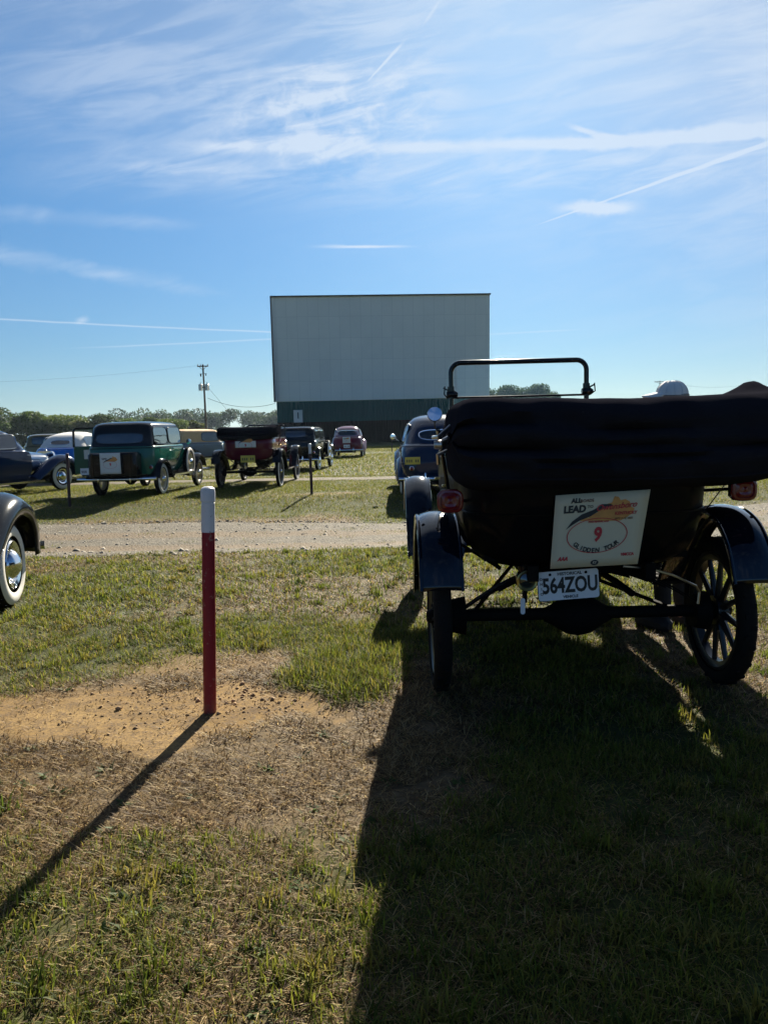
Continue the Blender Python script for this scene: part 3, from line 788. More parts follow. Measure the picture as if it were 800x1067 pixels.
def plate(parent, x, y, z, w, h, m, rot=(0, 0, 0), marks=True, name='licence_plate'):
    mb = MB(); mb.box((0, 0, 0), (w, .006, h), bev=.004); o = mb.build(name, m, parent); o.location = (x, y, z); o.rotation_euler = rot
    if marks:
        b = MB()
        for i in range(6):
            if i == 3: continue
            b.box((-w*.36+w*.145*i, -.005, -.005), (w*.075, .003, h*.38))
        b.build('characters', M_ink, o)
    return o
def lamp(parent, x, y, z, r, name='tail_lamp', lens=None, body=None, fwd=-1, depth=1.2):
    mb = MB(); mb.lathe([(-fwd*r*depth, 0), (-fwd*r*depth*.9, r*.4), (-fwd*r*depth*.4, r*.85), (0, r), (fwd*r*.15, r*1.03), (fwd*r*.18, r*.9)], axis='y', n=20)
    o = mb.build(name, body or M_chrome, parent); o.location = (x, y, z)
    b = MB(); b.lathe([(fwd*r*.10, r*.9), (fwd*r*.24, r*.6), (fwd*r*.30, 0)], axis='y', n=20); b.build('lens', lens or M_red_lens, o); return o
def bumper(parent, y, z, hw_, m=None, bow=.12, fwd=-1, h=.075):
    mb = MB(); rows = []
    for i in range(21):
        t = -1+2*i/20; x = t*hw_; yy = y + fwd*bow*(1-t*t)
        rows.append([(x, yy, z-h/2), (x, yy+fwd*.018, z-h/4), (x, yy+fwd*.022, z), (x, yy+fwd*.018, z+h/4), (x, yy, z+h/2), (x, yy-fwd*.012, z)])
    mb.grid(rows, closed_u=True, cap0=True, cap1=True); o = mb.build('bumper', m or M_chrome, parent)
    b = MB()
    for s in (-1, 1): b.box((s*hw_*.45, y+fwd*bow*.8-fwd*.15, z), (.05, .3, .05))
    b.build('bracket', M_iron, o)
    g_ = MB()
    for s in (-1, 1): g_.tube([(s*hw_*.4, y+fwd*(bow*.84+.03), z-.09), (s*hw_*.4, y+fwd*(bow*.84+.05), z), (s*hw_*.4, y+fwd*(bow*.84+.02), z+.12)], [.018, .024, .016], 8)
    g_.build('overrider', m or M_chrome, o)
    return o

# ------------------------------------------------------------------ closed and soft-topped cars
def saloon(name, label, cat, x, y, head, c, paint_m, roof_m=None, fender_m=None, group='vintage cars parked on the grass'):
    """c: dictionary of sizes; origin on the ground below the rear axle"""
    z = gz1(x, y); root = empty(name, label, cat, (x, y, z+.005), head, group)
    round_ = c.get('round', False); fm = fender_m or paint_m; rm = roof_m or paint_m
    hwd, r, wb = c['hw'], c['r'], c['wb']; tr = c['tr']/2; yb, yc = c['yb'], c['yc']; sill, belt, top = c['sill'], c['belt'], c['top']
    ln = yc-yb
    if round_:
        tub = [(sill, hwd*.86, yb+.10, yc, .25), (sill+.15, hwd*.96, yb, yc, .35), (.72, hwd, yb-.02, yc, .42), (belt-.12, hwd*.98, yb+.10, yc, .45), (belt-.03, hwd*.95, yb+.22, yc, .42), (belt+.02, hwd*.9, yb+.30, yc-.05, .40)]
        b2 = yb+.34; f2 = yc-.15
        cab = [(belt-.02, hwd*.90, b2-.06, f2+.08, .35), (belt+.10, hwd*.87, b2+.06, f2, .35), (belt+(top-belt)*.5, hwd*.80, b2+.26, f2-.18, .33), (belt+(top-belt)*.75, hwd*.73, b2+.44, f2-.32, .34), (top-.07, hwd*.62, b2+.66, f2-.48, .36), (top-.02, hwd*.45, b2+.90, f2-.66, .34), (top, hwd*.2, b2+1.15, f2-.9, .15)]
    else:
        tub = [(sill, hwd*.88, yb+.08, yc, .12), (sill+.12, hwd*.95, yb, yc, .18), (.80, hwd, yb-.04, yc, .22), (belt-.05, hwd, yb+.0, yc, .22), (belt, hwd*.98, yb+.02, yc, .20), (belt+.015, hwd*.95, yb+.05, yc-.03, .2)]
        b2 = yb+.05; f2 = yc-.12
        cab = [(belt, hwd*.955, b2-.01, f2, .18), (belt+(top-belt)*.45, hwd*.93, b2+.04, f2-.04, .2), (top-.13, hwd*.90, b2+.09, f2-.08, .22), (top-.07, hwd*.86, b2+.14, f2-.10, .24), (top-.03, hwd*.75, b2+.26, f2-.20, .28), (top-.005, hwd*.5, b2+.5, f2-.42, .25), (top, hwd*.2, b2+.8, f2-.8, .1)]
    body = shell(tub, 'body', paint_m, root)
    if not c.get('soft'):
        cabin = shell(cab, 'cabin', rm, root, cap0=False)
    else:
        cabin = shell(cab, 'folding_top', rm, root, cap0=False)
    wt = belt+(top-belt)*(.70 if round_ else .76); wb_ = belt+.05
    # windows
    fr = M_chrome if round_ else M_black
    rw = c.get('rearwin', (.42, wb_+.06, wt-.02))
    end_patch(cab, False, -rw[0], rw[0], rw[1], rw[2], 'rear_window', M_glass, cabin, p=4 if not round_ else 3, frame=fr)
    end_patch(cab, True, -hwd*.7, hwd*.7, wb_, wt, 'windscreen', M_glass, cabin, frame=fr, p=6)
    sy0 = b2+(.42 if round_ else .18); sy1 = f2-(.30 if round_ else .10); nw = c.get('nwin', 2); w_ = (sy1-sy0)/nw
    if c.get('soft') and not round_: sy0 = sy0+.95; nw = 1; w_ = sy1-sy0
    for s in (-1, 1):
        for k in range(nw): side_patch(cab, s, sy0+w_*k+.035, sy0+w_*(k+1)-.035, wb_, wt, 'side_window', M_glass, cabin, frame=fr, p=5, fr=.010)
    # doors
    nd = c.get('doors', 2); dw = (yc-.12-(b2+.45))/nd
    for s in (-1, 1):
        for k in range(nd):
            if c.get('open_door') == s and k == 0: continue
            a = b2+.42+dw*k+.01; d = side_patch(tub, s, a, a+dw-.02, sill+.04, belt-.02, 'door', paint_m, body, off=.004, p=9)
            h = MB(); h.tube([(s*(hwd+.03), a+dw*.82, belt-.12), (s*(hwd+.045), a+dw*.87, belt-.12), (s*(hwd+.03), a+dw*.93, belt-.12)], .010, 6); h.build('handle', M_chrome, d)
    # beltline moulding
    mb = MB(); L_ = interp(tub, belt-.03)
    mb.tube([(x_, y_, belt-.03) for x_, y_ in outline(L_[1]+.004, L_[2]-.004, L_[3], L_[4])], .009, 6, closed=True); mb.build('moulding', M_chrome if c.get('bright_belt') else fm, body)
    # bonnet and radiator
    hy = c['hy']; hh = c.get('hh', belt-.04); hb = sill+.06; hx = c.get('hx', .34)
    mb = MB(); rows = []; e = 3.0 if not round_ else 2.4
    for i in range(9):
        t = i/8; yy = yc-.10+(hy-yc+.10)*t; wdt = (hwd*.93)*(1-t)**1.3+hx*(1-(1-t)**1.3); tp = (belt+.01)*(1-t)+hh*t - (.05*t*t if round_ else 0); zc_, hz = (tp+hb)/2, (tp-hb)/2
        if round_ and i == 8: wdt *= .8; hz *= .9
        rows.append([(wdt*math.copysign(abs(math.cos(a))**(2/e), math.cos(a)), yy, zc_+hz*math.copysign(abs(math.sin(a))**(2/e), math.sin(a))) for a in (2*PI*k/28 for k in range(28))])
    mb.grid(rows, closed_u=True, cap1=True); bon = mb.build('bonnet', paint_m, root)
    mb = MB()
    for k in range(14):
        for s in (-1, 1): mb.box((s*(hx*.5+hwd*.42+.01), yc+.18+(hy-yc-.35)*k/14, (hh+hb)/2+.05), (.012, .018, .2))
    if not round_: mb.build('louvres', paint_m, bon)
    mb = MB(); tp = hh+.0; mb.prism([(x_, z_) for x_, z_ in outline(hx+.02, hb-.02, tp+.03, .12, 4)], 0, .06, lambda u, v, w: (u, hy-.01+w, v)); gr = mb.build('radiator_shell', M_chrome, root)
    mb = MB()
    for k in range(15): xx = -hx*.85+hx*1.7*k/14; mb.box((xx, hy+.058, (tp+hb)/2), (.012, .02, (tp-hb)*.86))
    mb.build('grille', M_nickel, gr)
    mb = MB(); mb.lathe([(tp+.03, .035), (tp+.05, .04), (tp+.07, .02), (tp+.12, .012), (tp+.13, 0)], (0, hy+.02, 0), 'z', 14); mb.build('radiator_cap', M_chrome, gr)
    # fenders
    fi, fo = tr-.13, tr+.13
    if round_:
        fo = c.get('fo', tr+.14); fi = tr-.20
        fender.c = (0, r)
        for s in (-1, 1):
            fender(root, [(.55, .30), (.50, .52), (.32, .74), (.02, .84), (-.30, .76), (-.55, .56), (-.66, .32)], s*fi, s*fo, .09, .12, fm, 'rear_fender')
            fender.c = (wb, r)
            fender(root, [(wb+.62, .36), (wb+.60, .62), (wb+.42, .84), (wb+.10, .92), (wb-.25, .84), (wb-.60, .62), (wb-.95, .40)], s*(fi-.06), s*fo, .10, lambda t: .12*(1-t)+.04, fm, 'front_fender')
            fender.c = (0, r)
    else:
        for s in (-1, 1):
            fender.c = (0, r)
            fender(root, [(.62, .36), (.46, .55), (.30, .74), (.05, .84), (-.22, .82), (-.42, .66), (-.53, .42)], s*fi, s*fo, .035, .05, fm, 'rear_fender')
            fender.c = (wb, r)
            fender(root, [(wb+.50, .52), (wb+.38, .74), (wb+.12, .87), (wb-.12, .86), (wb-.38, .68), (wb-.62, .44), (wb-.85, .34)], s*fi, s*fo, .035, .05, fm, 'front_fender')
    for s in (-1, 1):
        mb = MB(); mb.box((s*(tr+.0), wb/2-.08, sill-.08), (.30, wb-1.25, .035), bev=.01); rb = mb.build('running_board', fm, root)
        mb = MB(); mb.box((s*(tr+.155), wb/2-.08, sill-.078), (.012, wb-1.25, .045)); mb.build('edge_strip', M_chrome, rb)
        # frame apron
        mb = MB(); mb.box((s*(tr-.14), wb/2-.1, sill-.02), (.02, wb-.9, .14)); mb.build('apron', fm, root)
    # chassis bits
    mb = MB(); mb.tube([(-tr, 0, r), (tr, 0, r)], .04, 8); mb.lathe([(-.14, 0), (-.13, .06), (-.04, .13), (.04, .13), (.13, .06), (.14, 0)], (0, 0, r), 'x', 16); mb.build('rear_axle', M_iron, root)
    mb = MB(); mb.tube([(-tr, wb, r-.05), (tr, wb, r-.05)], .03, 8); mb.build('front_axle', M_iron, root)
    mb = MB(); [mb.box((s*.36, (yb+hy)/2, sill-.03), (.06, hy-yb-.1, .12)) for s in (-1, 1)]; mb.box((0, yb+.2, sill-.05), (.9, .3, .1)); mb.build('frame_rails', M_iron, root)
    if c.get('round'):
        mb = MB(); mb.tube([(.35, 0.2, .24), (.35, yb-.02, .24)], .022, 8); mb.build('exhaust_pipe', M_nickel, root)
    for s in (-1, 1):
        wheel(root, s*tr, 0, r, c['tw'], c['wk'], 0, rimmat=c.get('rim')); wheel(root, s*tr, wb, r, c['tw'], c['wk'], c.get('steer', 0), rimmat=c.get('rim'))
    # lights
    hz_ = c.get('hz', belt-.22)
    for s in (-1, 1):
        if round_: lamp(root, s*(tr-.03), wb+.60, .68, .085, 'headlamp', M_lens, fm, 1, 1.6)
        else: lamp(root, s*.40, hy+.02, hz_, .11, 'headlamp', M_lens, M_chrome, 1, 1.5)
        lamp(root, s*(tr-.02), -.58 if not round_ else -.66, .66 if not round_ else .6, .045)
    bumper(root, yb+c.get('rby', -.22), c.get('bz', .42), c.get('bw', .88)); bumper(root, c.get('fby', wb+.62), c.get('bz', .42), c.get('bw', .88), fwd=1)
    return root, body, tub, cab

BOX = dict(hw=.74, r=.37, tw=.14, wb=2.9, tr=1.44, yb=-.62, yc=1.85, sill=.50, belt=1.18, top=1.78, hy=2.95, hh=1.12, wk='cream')
RND = dict(round=True, hw=.80, r=.355, tw=.155, wb=2.85, tr=1.46, yb=-1.0, yc=1.75, sill=.36, belt=1.06, top=1.66, hy=3.05, hh=.98, hx=.28, wk='disc', bz=.40, rby=-.14, bw=.86, fby=3.55)
def mk(base, **k): d = dict(base); d.update(k); return d

# ---- tour banner: flat printed board
def arc_text(mb, body, size, cx, cy, R, a0, a1, w, fn, under=True, **k):
    n = len(body)
    for i, ch in enumerate(body):
        if ch == ' ': continue
        a = a0+(a1-a0)*(i+.5)/n; u, v = cx+R*math.cos(a)*1.0, cy+R*math.sin(a)*.62
        tx, ty = -math.sin(a)*R, math.cos(a)*R*.62
        if not under: tx, ty = -tx, -ty
        put_text(mb, ch, size, u, v, w, fn, rot=math.atan2(ty, tx), **k)
KY = [(-.5,-.16),(-.44,-.06),(-.36,-.10),(-.30,.02),(-.22,.0),(-.18,.10),(-.10,.08),(-.05,.20),(.02,.22),(.05,.36),(.12,.34),(.16,.26),(.24,.28),(.32,.22),(.36,.10),(.42,.06),(.40,-.04),(.30,-.14),(.20,-.20),(-.1,-.19),(-.2,-.17)]
def banner(parent, name, w, h, quad=None, m=None, detail=True, label=None):
    """board with printed map, road, oval and lettering; local x right, z up, facing -y"""
    if quad is None: quad = [(-w/2, h/2), (w/2, h/2), (w/2, -h/2), (-w/2, -h/2)]
    TL, TR, BR, BL = quad
    def fn(u, v, t):
        s, q = u+.5, v+.5; x_ = (BL[0]*(1-s)+BR[0]*s)*(1-q)+(TL[0]*(1-s)+TR[0]*s)*q; z_ = (BL[1]*(1-s)+BR[1]*s)*(1-q)+(TL[1]*(1-s)+TR[1]*s)*q
        return (x_, -t + .006*math.sin(s*5)*q, z_)
    asp = h/w; g = lambda u, v, t: fn(u, v/asp, t)    # square units of board width
    mb = MB(); n = 8
    rows = [[fn(-.5+i/n, -.5+j/n, 0) for i in range(n+1)] for j in range(n+1)]; mb.grid(rows)
    bd = mb.build(name, m or M_cream_board, parent, solid=.003)
    T = .0035
    mb = MB(); mb.prism([(.10+.62*a, .175+.46*b) for a, b in KY], T-.001, T, g); mb.build('state_map', M_orange, bd)
    mb = MB(); road = [(-.36, .02), (-.30, .10), (-.20, .17), (-.08, .21), (-.01, .245), (.0, .265), (.10, .262), (.13, .245), (.05, .225), (-.02, .195), (-.10, .145), (-.22, .105), (-.30, .06)]
    mb.prism(road, T, T+.001, g); mb.build('road_swoosh', M_ink, bd)
    mb = MB(); cx, cy, R = -.01, -.06, .335; ri_, ro = [], []
    N = 48
    for i in range(N): a = 2*PI*i/N; ro.append((cx+R*math.cos(a), cy+R*.55*math.sin(a))); ri_.append((cx+(R-.010)*math.cos(a), cy+(R-.010*1.4)*.55*math.sin(a)))
    vs = [g(u, v, T+.0012) for u, v in ro+ri_]; mb.add(vs, [(i, (i+1) % N, (i+1) % N+N, i+N) for i in range(N)]); mb.build('oval', M_redink, bd)
    def word(body, size, u, v, m_, w_=0.0, **k):
        mb = MB(); put_text(mb, body, size, u, v, T+w_, g, **k); mb.build('lettering', m_, bd)
    word('9', .20, 0, -.055, M_redink, .001, bold=.008, xs_=.85); word('LEAD', .10, -.28, .225, M_ink, bold=.005)
    if detail:
        word('AAA', .055, -.37, -.29, M_redink, bold=.003, shear=.3); word('VMCCA', .042, .36, -.275, M_redink, bold=.002)
        word('Owensboro', .088, .16, .235, M_redink, .002, shear=.35, bold=.001, rot=.06)
        word('KENTUCKY', .045, .275, .160, M_redink, .002, bold=.001); word('SEPT 7-12, 2025', .030, .26, .105, M_brown, .001)
        word('79TH REVIVAL AAA', .026, -.01, .085, M_redink, .001, bold=.001)
        word('TO', .045, -.115, .245, M_ink); word('ALL', .066, -.27, .315, M_ink, bold=.004); word('ROADS', .044, -.155, .310, M_brown, bold=.001)
        mb = MB(); arc_text(mb, 'GLIDDEN TOUR', .066, cx, cy+.02, .285, math.radians(212), math.radians(328), T+.001, g, True, bold=.0015); mb.build('lettering', M_ink, bd)
        mb = MB(); mb.prism([(.0+.045*math.cos(2*PI*i/20), -.345+.028*math.sin(2*PI*i/20)) for i in range(20)], T-.001, T, g); em = mb.build('emblem', M_ink, bd)
        mb = MB(); put_text(mb, 'KY', .034, 0, -.345, T+.001, g, bold=.001); mb.build('lettering', m or M_cream_board, em)
    return bd
def place_banner(x, y, z, head, w, h, label, tilt=0, quad=None, m=None, detail=True):
    b = banner(None, 'tour_banner', w, h, quad, m, detail); b.location = (x, y, z); b.rotation_euler = (-math.radians(tilt), 0, -math.radians(head))
    return tag(b, label, 'banner', 'tour banners hung on the cars')

# ------------------------------------------------------------------ open veteran tourer
def blob_top(name, m, parent, x0, x1, yc_, zc_, hy_, hz_, lump=0.0, seed=0):
    """soft roof folded down: a stack of sagging canvas folds running across the car"""
    mb = MB(); N, K = 64, 60; rows = []
    for i in range(N+1):
        s = i/N; x = x0+(x1-x0)*s; e = min(s, 1-s)*2
        end = (1-(1-min(1, e/(.16 if s < .5 else .22)))**2.6)**(1/2.6)
        end = max(end, .001); row = []
        for k in range(K):
            a = 2*PI*k/K; ca, sa = math.cos(a), math.sin(a); ex = 4.6
            q = (abs(ca)**ex+abs(sa)**ex)**(-1/ex)
            sag = .018*math.sin(PI*s)
            # three long creases on the back and front, fanning out at the left end
            z_ = sa*q
            fan = 1-s
            cr = 0
            for zc0, wd, dp in ((.62-.1*s, .050, .07), (.30+.05*s, .055, .15), (-.06-.12*s, .06, .19), (-.40+.12*s, .055, .13), (-.66, .05, .05)):
                cr += dp*math.exp(-((z_-zc0-.10*math.sin(2.1*x+seed+zc0*5)*(.4+fan))/wd)**2)*(.55+.8*fan**1.5)
            wr = .045*(float(fbm(np.array([x*7+seed*3+z_*2]), np.array([z_*5.5+math.copysign(9, ca)]), 3, 1.0)[0])-.5) + .016*math.sin(31*x+11*z_+3*math.sin(7*x))*max(0, math.sin(3.3*x+5*z_)) + .030*math.sin(9*z_+4*x+1.3*math.sin(5*x)+seed)*fan + .014*math.sin(23*x+6*z_) * (.3+fan) + .02*(float(fbm(np.array([x*3+seed]), np.array([z_*2.5+math.copysign(4, ca)]), 4, 1.4)[0])-.5)*2
            k_ = 1-cr*(1 if abs(ca) > .25 else .3)+wr
            ee = (1-.10*(1-end)) if s > .5 else 1
            y = yc_+hy_*ca*q*k_*(.55+.45*end); z = zc_ + hz_*sa*q*(1+wr*.4)*(end**.8) - sag
            if lump and sa > 0: z += lump*max(0, 1-abs((s-.885)/(.075 if s < .885 else .045)))*math.exp(-((ca*q-.25)/.35)**2)
            if sa < 0: z += .05*abs(ca*q)**3*(-sa) + .03*(1 - end) + .13*max(0, (s-.72)/.28)**2
            row.append((x + .012*math.sin(7*z_+seed)*(1-end), y, z))
        rows.append(row)
    mb.grid(rows, closed_u=True, cap0=True, cap1=True); o = mb.build(name, m, parent, ang=80)
    # piping and rain seam
    b = MB(); b.tube([rows[i][int(K*.62)] for i in range(4, N-3)], .006, 6); b.build('seam', m, o)
    return o
def tourer(name, label, x, y, head, bm_, fm, scale=1.0, near=False, group=None, plate_m=None):
    root = empty(name, label, 'vintage car', (x, y, gz1(x, y)+.004), head, group); root.scale = (scale,)*3
    r, tw, tr, wb = .378, .088, .72, 2.54
    tub = [(.67, .46, -.20, 1.95, .22), (.72, .53, -.26, 1.97, .26), (.80, .565, -.30, 1.98, .28), (.92, .59, -.33, 2.0, .30), (1.05, .595, -.345, 2.0, .30), (1.17, .59, -.34, 2.0, .30)]
    body = shell(tub, 'body', bm_, root, cap1=False, solid=.014)
    mb = MB(); mb.tube([(a, b, 1.172) for a, b in outline(.59, -.34, 2.0, .30)], .014, 8, closed=True); mb.build('body_rim', fm, body)
    mb = MB(); mb.tube([(a, b, .93) for a, b in outline(.597, -.338, 2.0, .30)], .006, 6, closed=True); mb.build('moulding', bm_, body)
    for s in (-1, 1):
        for a, b in ((.30, .82), (1.05, 1.55)):
            d = side_patch(tub, s, a, b, .72, 1.15, 'door', bm_, body, off=.010, p=9)
            h = MB(); h.tube([(s*.60, b-.05, 1.0), (s*.635, b-.05, 1.0), (s*.635, b-.12, 1.0)], .008, 6); h.build('handle', M_brass, d)
    for yy in (-.12, 1.0):
        mb = MB(); mb.box((0, yy+.28, .90), (1.08, .52, .16), bev=.05); mb.box((0, yy+.02, 1.10), (1.08, .15, .42), (-.12, 0, 0), bev=.05)
        for k in range(9): mb.tube([(-.48+.12*k, yy+.12, .95), (-.48+.12*k, yy+.11, 1.27)], .010, 5)
        mb.build('seat', M_leather, root)
    mb = MB(); mb.box((0, .9, .70), (1.0, 2.1, .03)); mb.build('floor', M_iron, root)
    # cowl, bonnet, radiator
    mb = MB(); rows = []
    for i in range(7):
        t = i/6; yy = 1.96+.34*t; w_ = .585*(1-t)**.8+.30*(1-(1-t)**.8); tp = 1.175*(1-t)+1.10*t
        rows.append([(w_*math.copysign(abs(math.cos(a))**.6, math.cos(a)), yy, (tp+.66)/2+(tp-.66)/2*math.copysign(abs(math.sin(a))**.6, math.sin(a))) for a in (2*PI*k/28 for k in range(28))])
    mb.grid(rows, closed_u=True, cap0=True, cap1=True); mb.build('cowl', bm_, root)
    mb = MB(); prof = [(-.28, .66), (-.28, .98), (-.17, 1.07), (.17, 1.07), (.28, .98), (.28, .66)]
    prof2 = [(a*.82, b-.02 if b > .9 else b) for a, b in prof]
    mb.grid([[(a, 2.30, b) for a, b in prof], [(a, 2.84, b) for a, b in prof2]], closed_u=True, cap0=True, cap1=True); mb.build('bonnet', bm_, root)
    mb = MB(); mb.prism(outline(.245, .60, 1.08, .09, 4), 0, .09, lambda u, v, w: (u, 2.845+w, v)); rd = mb.build('radiator_shell', M_brass if not near else M_black, root)
    mb = MB(); [mb.box((-.2+.4*k/17, 2.94, .82), (.008, .012, .42)) for k in range(18)]; mb.build('grille', M_iron, rd)
    mb = MB(); mb.lathe([(1.08, .03), (1.10, .035), (1.13, .02), (1.18, .018), (1.20, .03), (1.24, .03), (1.25, 0)], (0, 2.89, 0), 'z', 14); mb.build('radiator_cap', M_brass, rd)
    # windscreen: lower frame, hinge and upper frame with rounded corners
    def rr(x0, x1, z0, z1, rad, y_):
        pts = []
        for cx, cz, a0 in ((x1-rad, z1-rad, 0), (x0+rad, z1-rad, PI/2)):
            for i in range(7): a = a0+PI/2*i/6; pts.append((cx+rad*math.cos(a), y_, cz+rad*math.sin(a)))
        return [(x1, y_, z0)]+pts+[(x0, y_, z0)]
    mb = MB(); mb.tube(rr(-.475, .545, 1.10, 1.835 if near else 1.50, .075, 1.98), .019, 10); near and mb.tube([(-.475, 1.98, 1.575), (.545, 1.98, 1.575)], .008, 8); mb.tube([(-.475, 1.98, 1.16), (.545, 1.98, 1.16)], .012, 8)
    for sx in ((-.475, .545) if near else ()):
        mb.lathe([(-.035, 0), (-.035, .022), (-.01, .034), (.02, .034), (.05, .014), (.052, 0)], (sx, 1.98, 1.60), 'x', 14); mb.tube([(sx, 1.98, 1.57), (sx, 1.98, 1.66)], .027, 8)
        s_ = 1 if sx > 0 else -1; mb.tube([(sx, 1.98, 1.62), (sx+s_*.06, 1.97, 1.65)], .006, 6); mb.tube([(sx+s_*.03, 1.98, 1.575), (sx+s_*.055, 1.94, 1.60), (sx+s_*.05, 1.94, 1.66)], .005, 6)
        mb.tube([(sx, 1.98, 1.45), (sx*.93, 2.5, 1.06)], .007, 6)
    ws = mb.build('windscreen', M_black, root)
    for z0, z1 in (((1.17, 1.568), (1.582, 1.818)) if near else ((1.17, 1.48),)):
        mb = MB(); mb.box((.035, 1.98, (z0+z1)/2), (.98 if z0 < 1.5 else .93, .004, z1-z0)); mb.build('pane', M_clear, ws)
    mb = MB(); mb.tube([(-.30+.19*math.cos(a), 1.30+.10*math.sin(a), 1.22+.16*math.sin(a)) for a in (2*PI*k/28 for k in range(28))], .013, 8, closed=True)
    for k in range(4):
        a = PI/2*k+.4; mb.tube([(-.30, 1.30, 1.22), (-.30+.19*math.cos(a), 1.30+.10*math.sin(a), 1.22+.16*math.sin(a))], .008, 6)
    mb.tube([(-.30, 1.30, 1.22), (-.30, 2.1, .80)], .014, 8); mb.build('steering_wheel', M_black, root)
    # wings
    for s in (-1, 1):
        fender.c = (0, r)
        fender(root, [(.66, .40), (.52, .58), (.34, .79), (.06, .918), (-.18, .885), (-.335, .76), (-.415, .60)], s*.63, s*.822, .022, .03, fm, 'rear_fender', bead=True, flute=True)
        fender.c = (wb, r)
        fender(root, [(wb+.46, .66), (wb+.34, .84), (wb+.12, .945), (wb-.10, .935), (wb-.32, .80), (wb-.55, .55), (wb-.72, .41)], s*.63, s*.822, .022, .03, fm, 'front_fender', bead=True)
        mb = MB(); mb.box((s*.70, 1.24, .395), (.20, 1.20, .022), bev=.006); [mb.box((s*.70, .75+k*.1, .409), (.17, .012, .008)) for k in range(11)]; mb.build('running_board', M_tyre, root)
        mb = MB(); mb.grid([[(s*.59, .62, .40), (s*.59, 1.85, .40)], [(s*.50, .62, .68), (s*.50, 1.9, .68)]]); mb.build('splash_apron', fm, root, solid=.005)
        mb = MB(); mb.tube([(s*.40, .0, .62), (s*.58, -.02, .78), (s*.62, -.05, .86)], .011, 6); mb.tube([(s*.40, .0, .62), (s*.62, .28, .74)], .009, 6); mb.build('fender_iron', M_iron, root); mb = MB(); mb.tube([(s*.28, wb, .60), (s*.62, wb, .88)], .011, 6); mb.build('fender_iron', M_iron, root)
    # chassis
    mb = MB(); mb.tube([(-.66, 0, r), (.66, 0, r)], .032, 12)
    mb.lathe([(-.17, .035), (-.13, .055), (-.06, .10), (0, .112), (.06, .10), (.13, .055), (.17, .035)], (.0, .02, r-.01), 'x', 22)
    for s in (-1, 1): mb.lathe([(-.035, .0), (-.035, .085), (.035, .10), (.04, 0)], (s*.62, 0, r), 'x', 18)
    mb.build('rear_axle', M_iron, root)
    mb = MB()
    for lay in range(5):
        e = .60-.09*lay; n_ = 16; top, bot = [], []
        for i in range(n_+1):
            xx = -e+2*e*i/n_; zz = .665-.235*(abs(xx)/.60)**1.9 - .011*lay; top.append((xx, zz)); bot.append((xx, zz-.009))
        mb.grid([[(a, -.085, b) for a, b in top], [(a, -.03, b) for a, b in top], [(a, -.03, b) for a, b in bot], [(a, -.085, b) for a, b in bot]], closed_u=False)
        mb.grid([[(a, -.085, b) for a, b in bot], [(a, -.085, b) for a, b in top]])
    for s in (-1, 1): mb.tube([(s*.60, -.055, .44), (s*.63, -.05, .40), (s*.62, -.02, .375)], .016, 8)
    mb.build('leaf_spring', M_iron, root)
    mb = MB()
    for s in (-1, 1): mb.box((s*.28, 1.2, .64), (.05, 2.95, .075))
    mb.box((0, -.06, .69), (.60, .09, .06)); mb.box((0, 1.1, .63), (.6, .06, .06)); mb.box((0, 2.6, .6), (.6, .06, .06))
    for s in (-1, 1): mb.tube([(s*.56, .03, r-.02), (s*.06, 1.45, .44)], .012, 6)
    mb.tube([(0, .1, r), (0, 1.5, .45)], .035, 10); mb.build('chassis_frame', M_iron, root)
    mb = MB(); mb.lathe([(1.45, 0), (1.45, .12), (1.6, .19), (1.8, .17), (2.5, .12), (2.6, 0)], (0, 0, .56), 'y', 16); mb.build('crankcase', M_iron, root)
    mb = MB(); mb.tube([(-.66, wb, r-.02), (-.4, wb, r-.06), (.4, wb, r-.06), (.66, wb, r-.02)], .022, 8); mb.tube([(-.6, wb-.08, r), (.6, wb-.08, r)], .011, 6); mb.build('front_axle', M_iron, root)
    mb = MB(); mb.lathe([(.75, 0), (.75, .055), (1.3, .055), (1.3, 0)], (.20, 0, .52), 'y', 14); mb.tube([(.20, .75, .52), (.22, .1, .52), (.24, -.12, .50)], .018, 8); mb.build('exhaust_pipe', M_iron, root)
    for s in (-1, 1):
        wheel(root, s*tr, 0, r, tw, 'spoke' if near else 'pale'); wheel(root, s*tr, wb, r, tw, 'spoke' if near else 'pale')
        lamp(root, s*.36, 2.90, .98, .10, 'headlamp', M_lens, M_black, 1, 1.6)
    blob_top('folded_top', M_fabric, root, -.675, 1.10 if near else .75, -.04, 1.268 if near else 1.30, .47, .218 if near else .165, lump=.075 if near else .02, seed=1.2 if near else 4)
    mb = MB()
    mb.tube([(-.63, .35, .98), (-.665, .30, 1.2), (-.70, .05, 1.30), (-.715, -.1, 1.34)], .010, 8); mb.build('top_iron', M_black, root); mb = MB(); mb.tube([(.66, .35, .98), (.70, .30, 1.2), (.76, .05, 1.30)], .010, 8)
    mb.build('top_iron', M_black, root)
    mb = MB()
    mb.tube([(-.655, -.12, 1.355), (-.715, -.16, 1.305), (-.735, -.05, 1.30)], .010, 8); mb.tube([(-.66, -.10, 1.30), (-.73, -.12, 1.265)], .012, 8); mb.tube([(-.67, -.1, 1.235), (-.72, -.12, 1.215), (-.715, -.1, 1.17)], .009, 8)
    mb.lathe([(-.735, 0), (-.735, .02), (-.70, .024), (-.68, 0)], (0, -.12, 1.265), 'x', 12)
    mb.build('top_bracket', M_nickel, root)
    if plate_m: plate(root, .05, -.40, .70, .34, .16, plate_m)
    return root, body

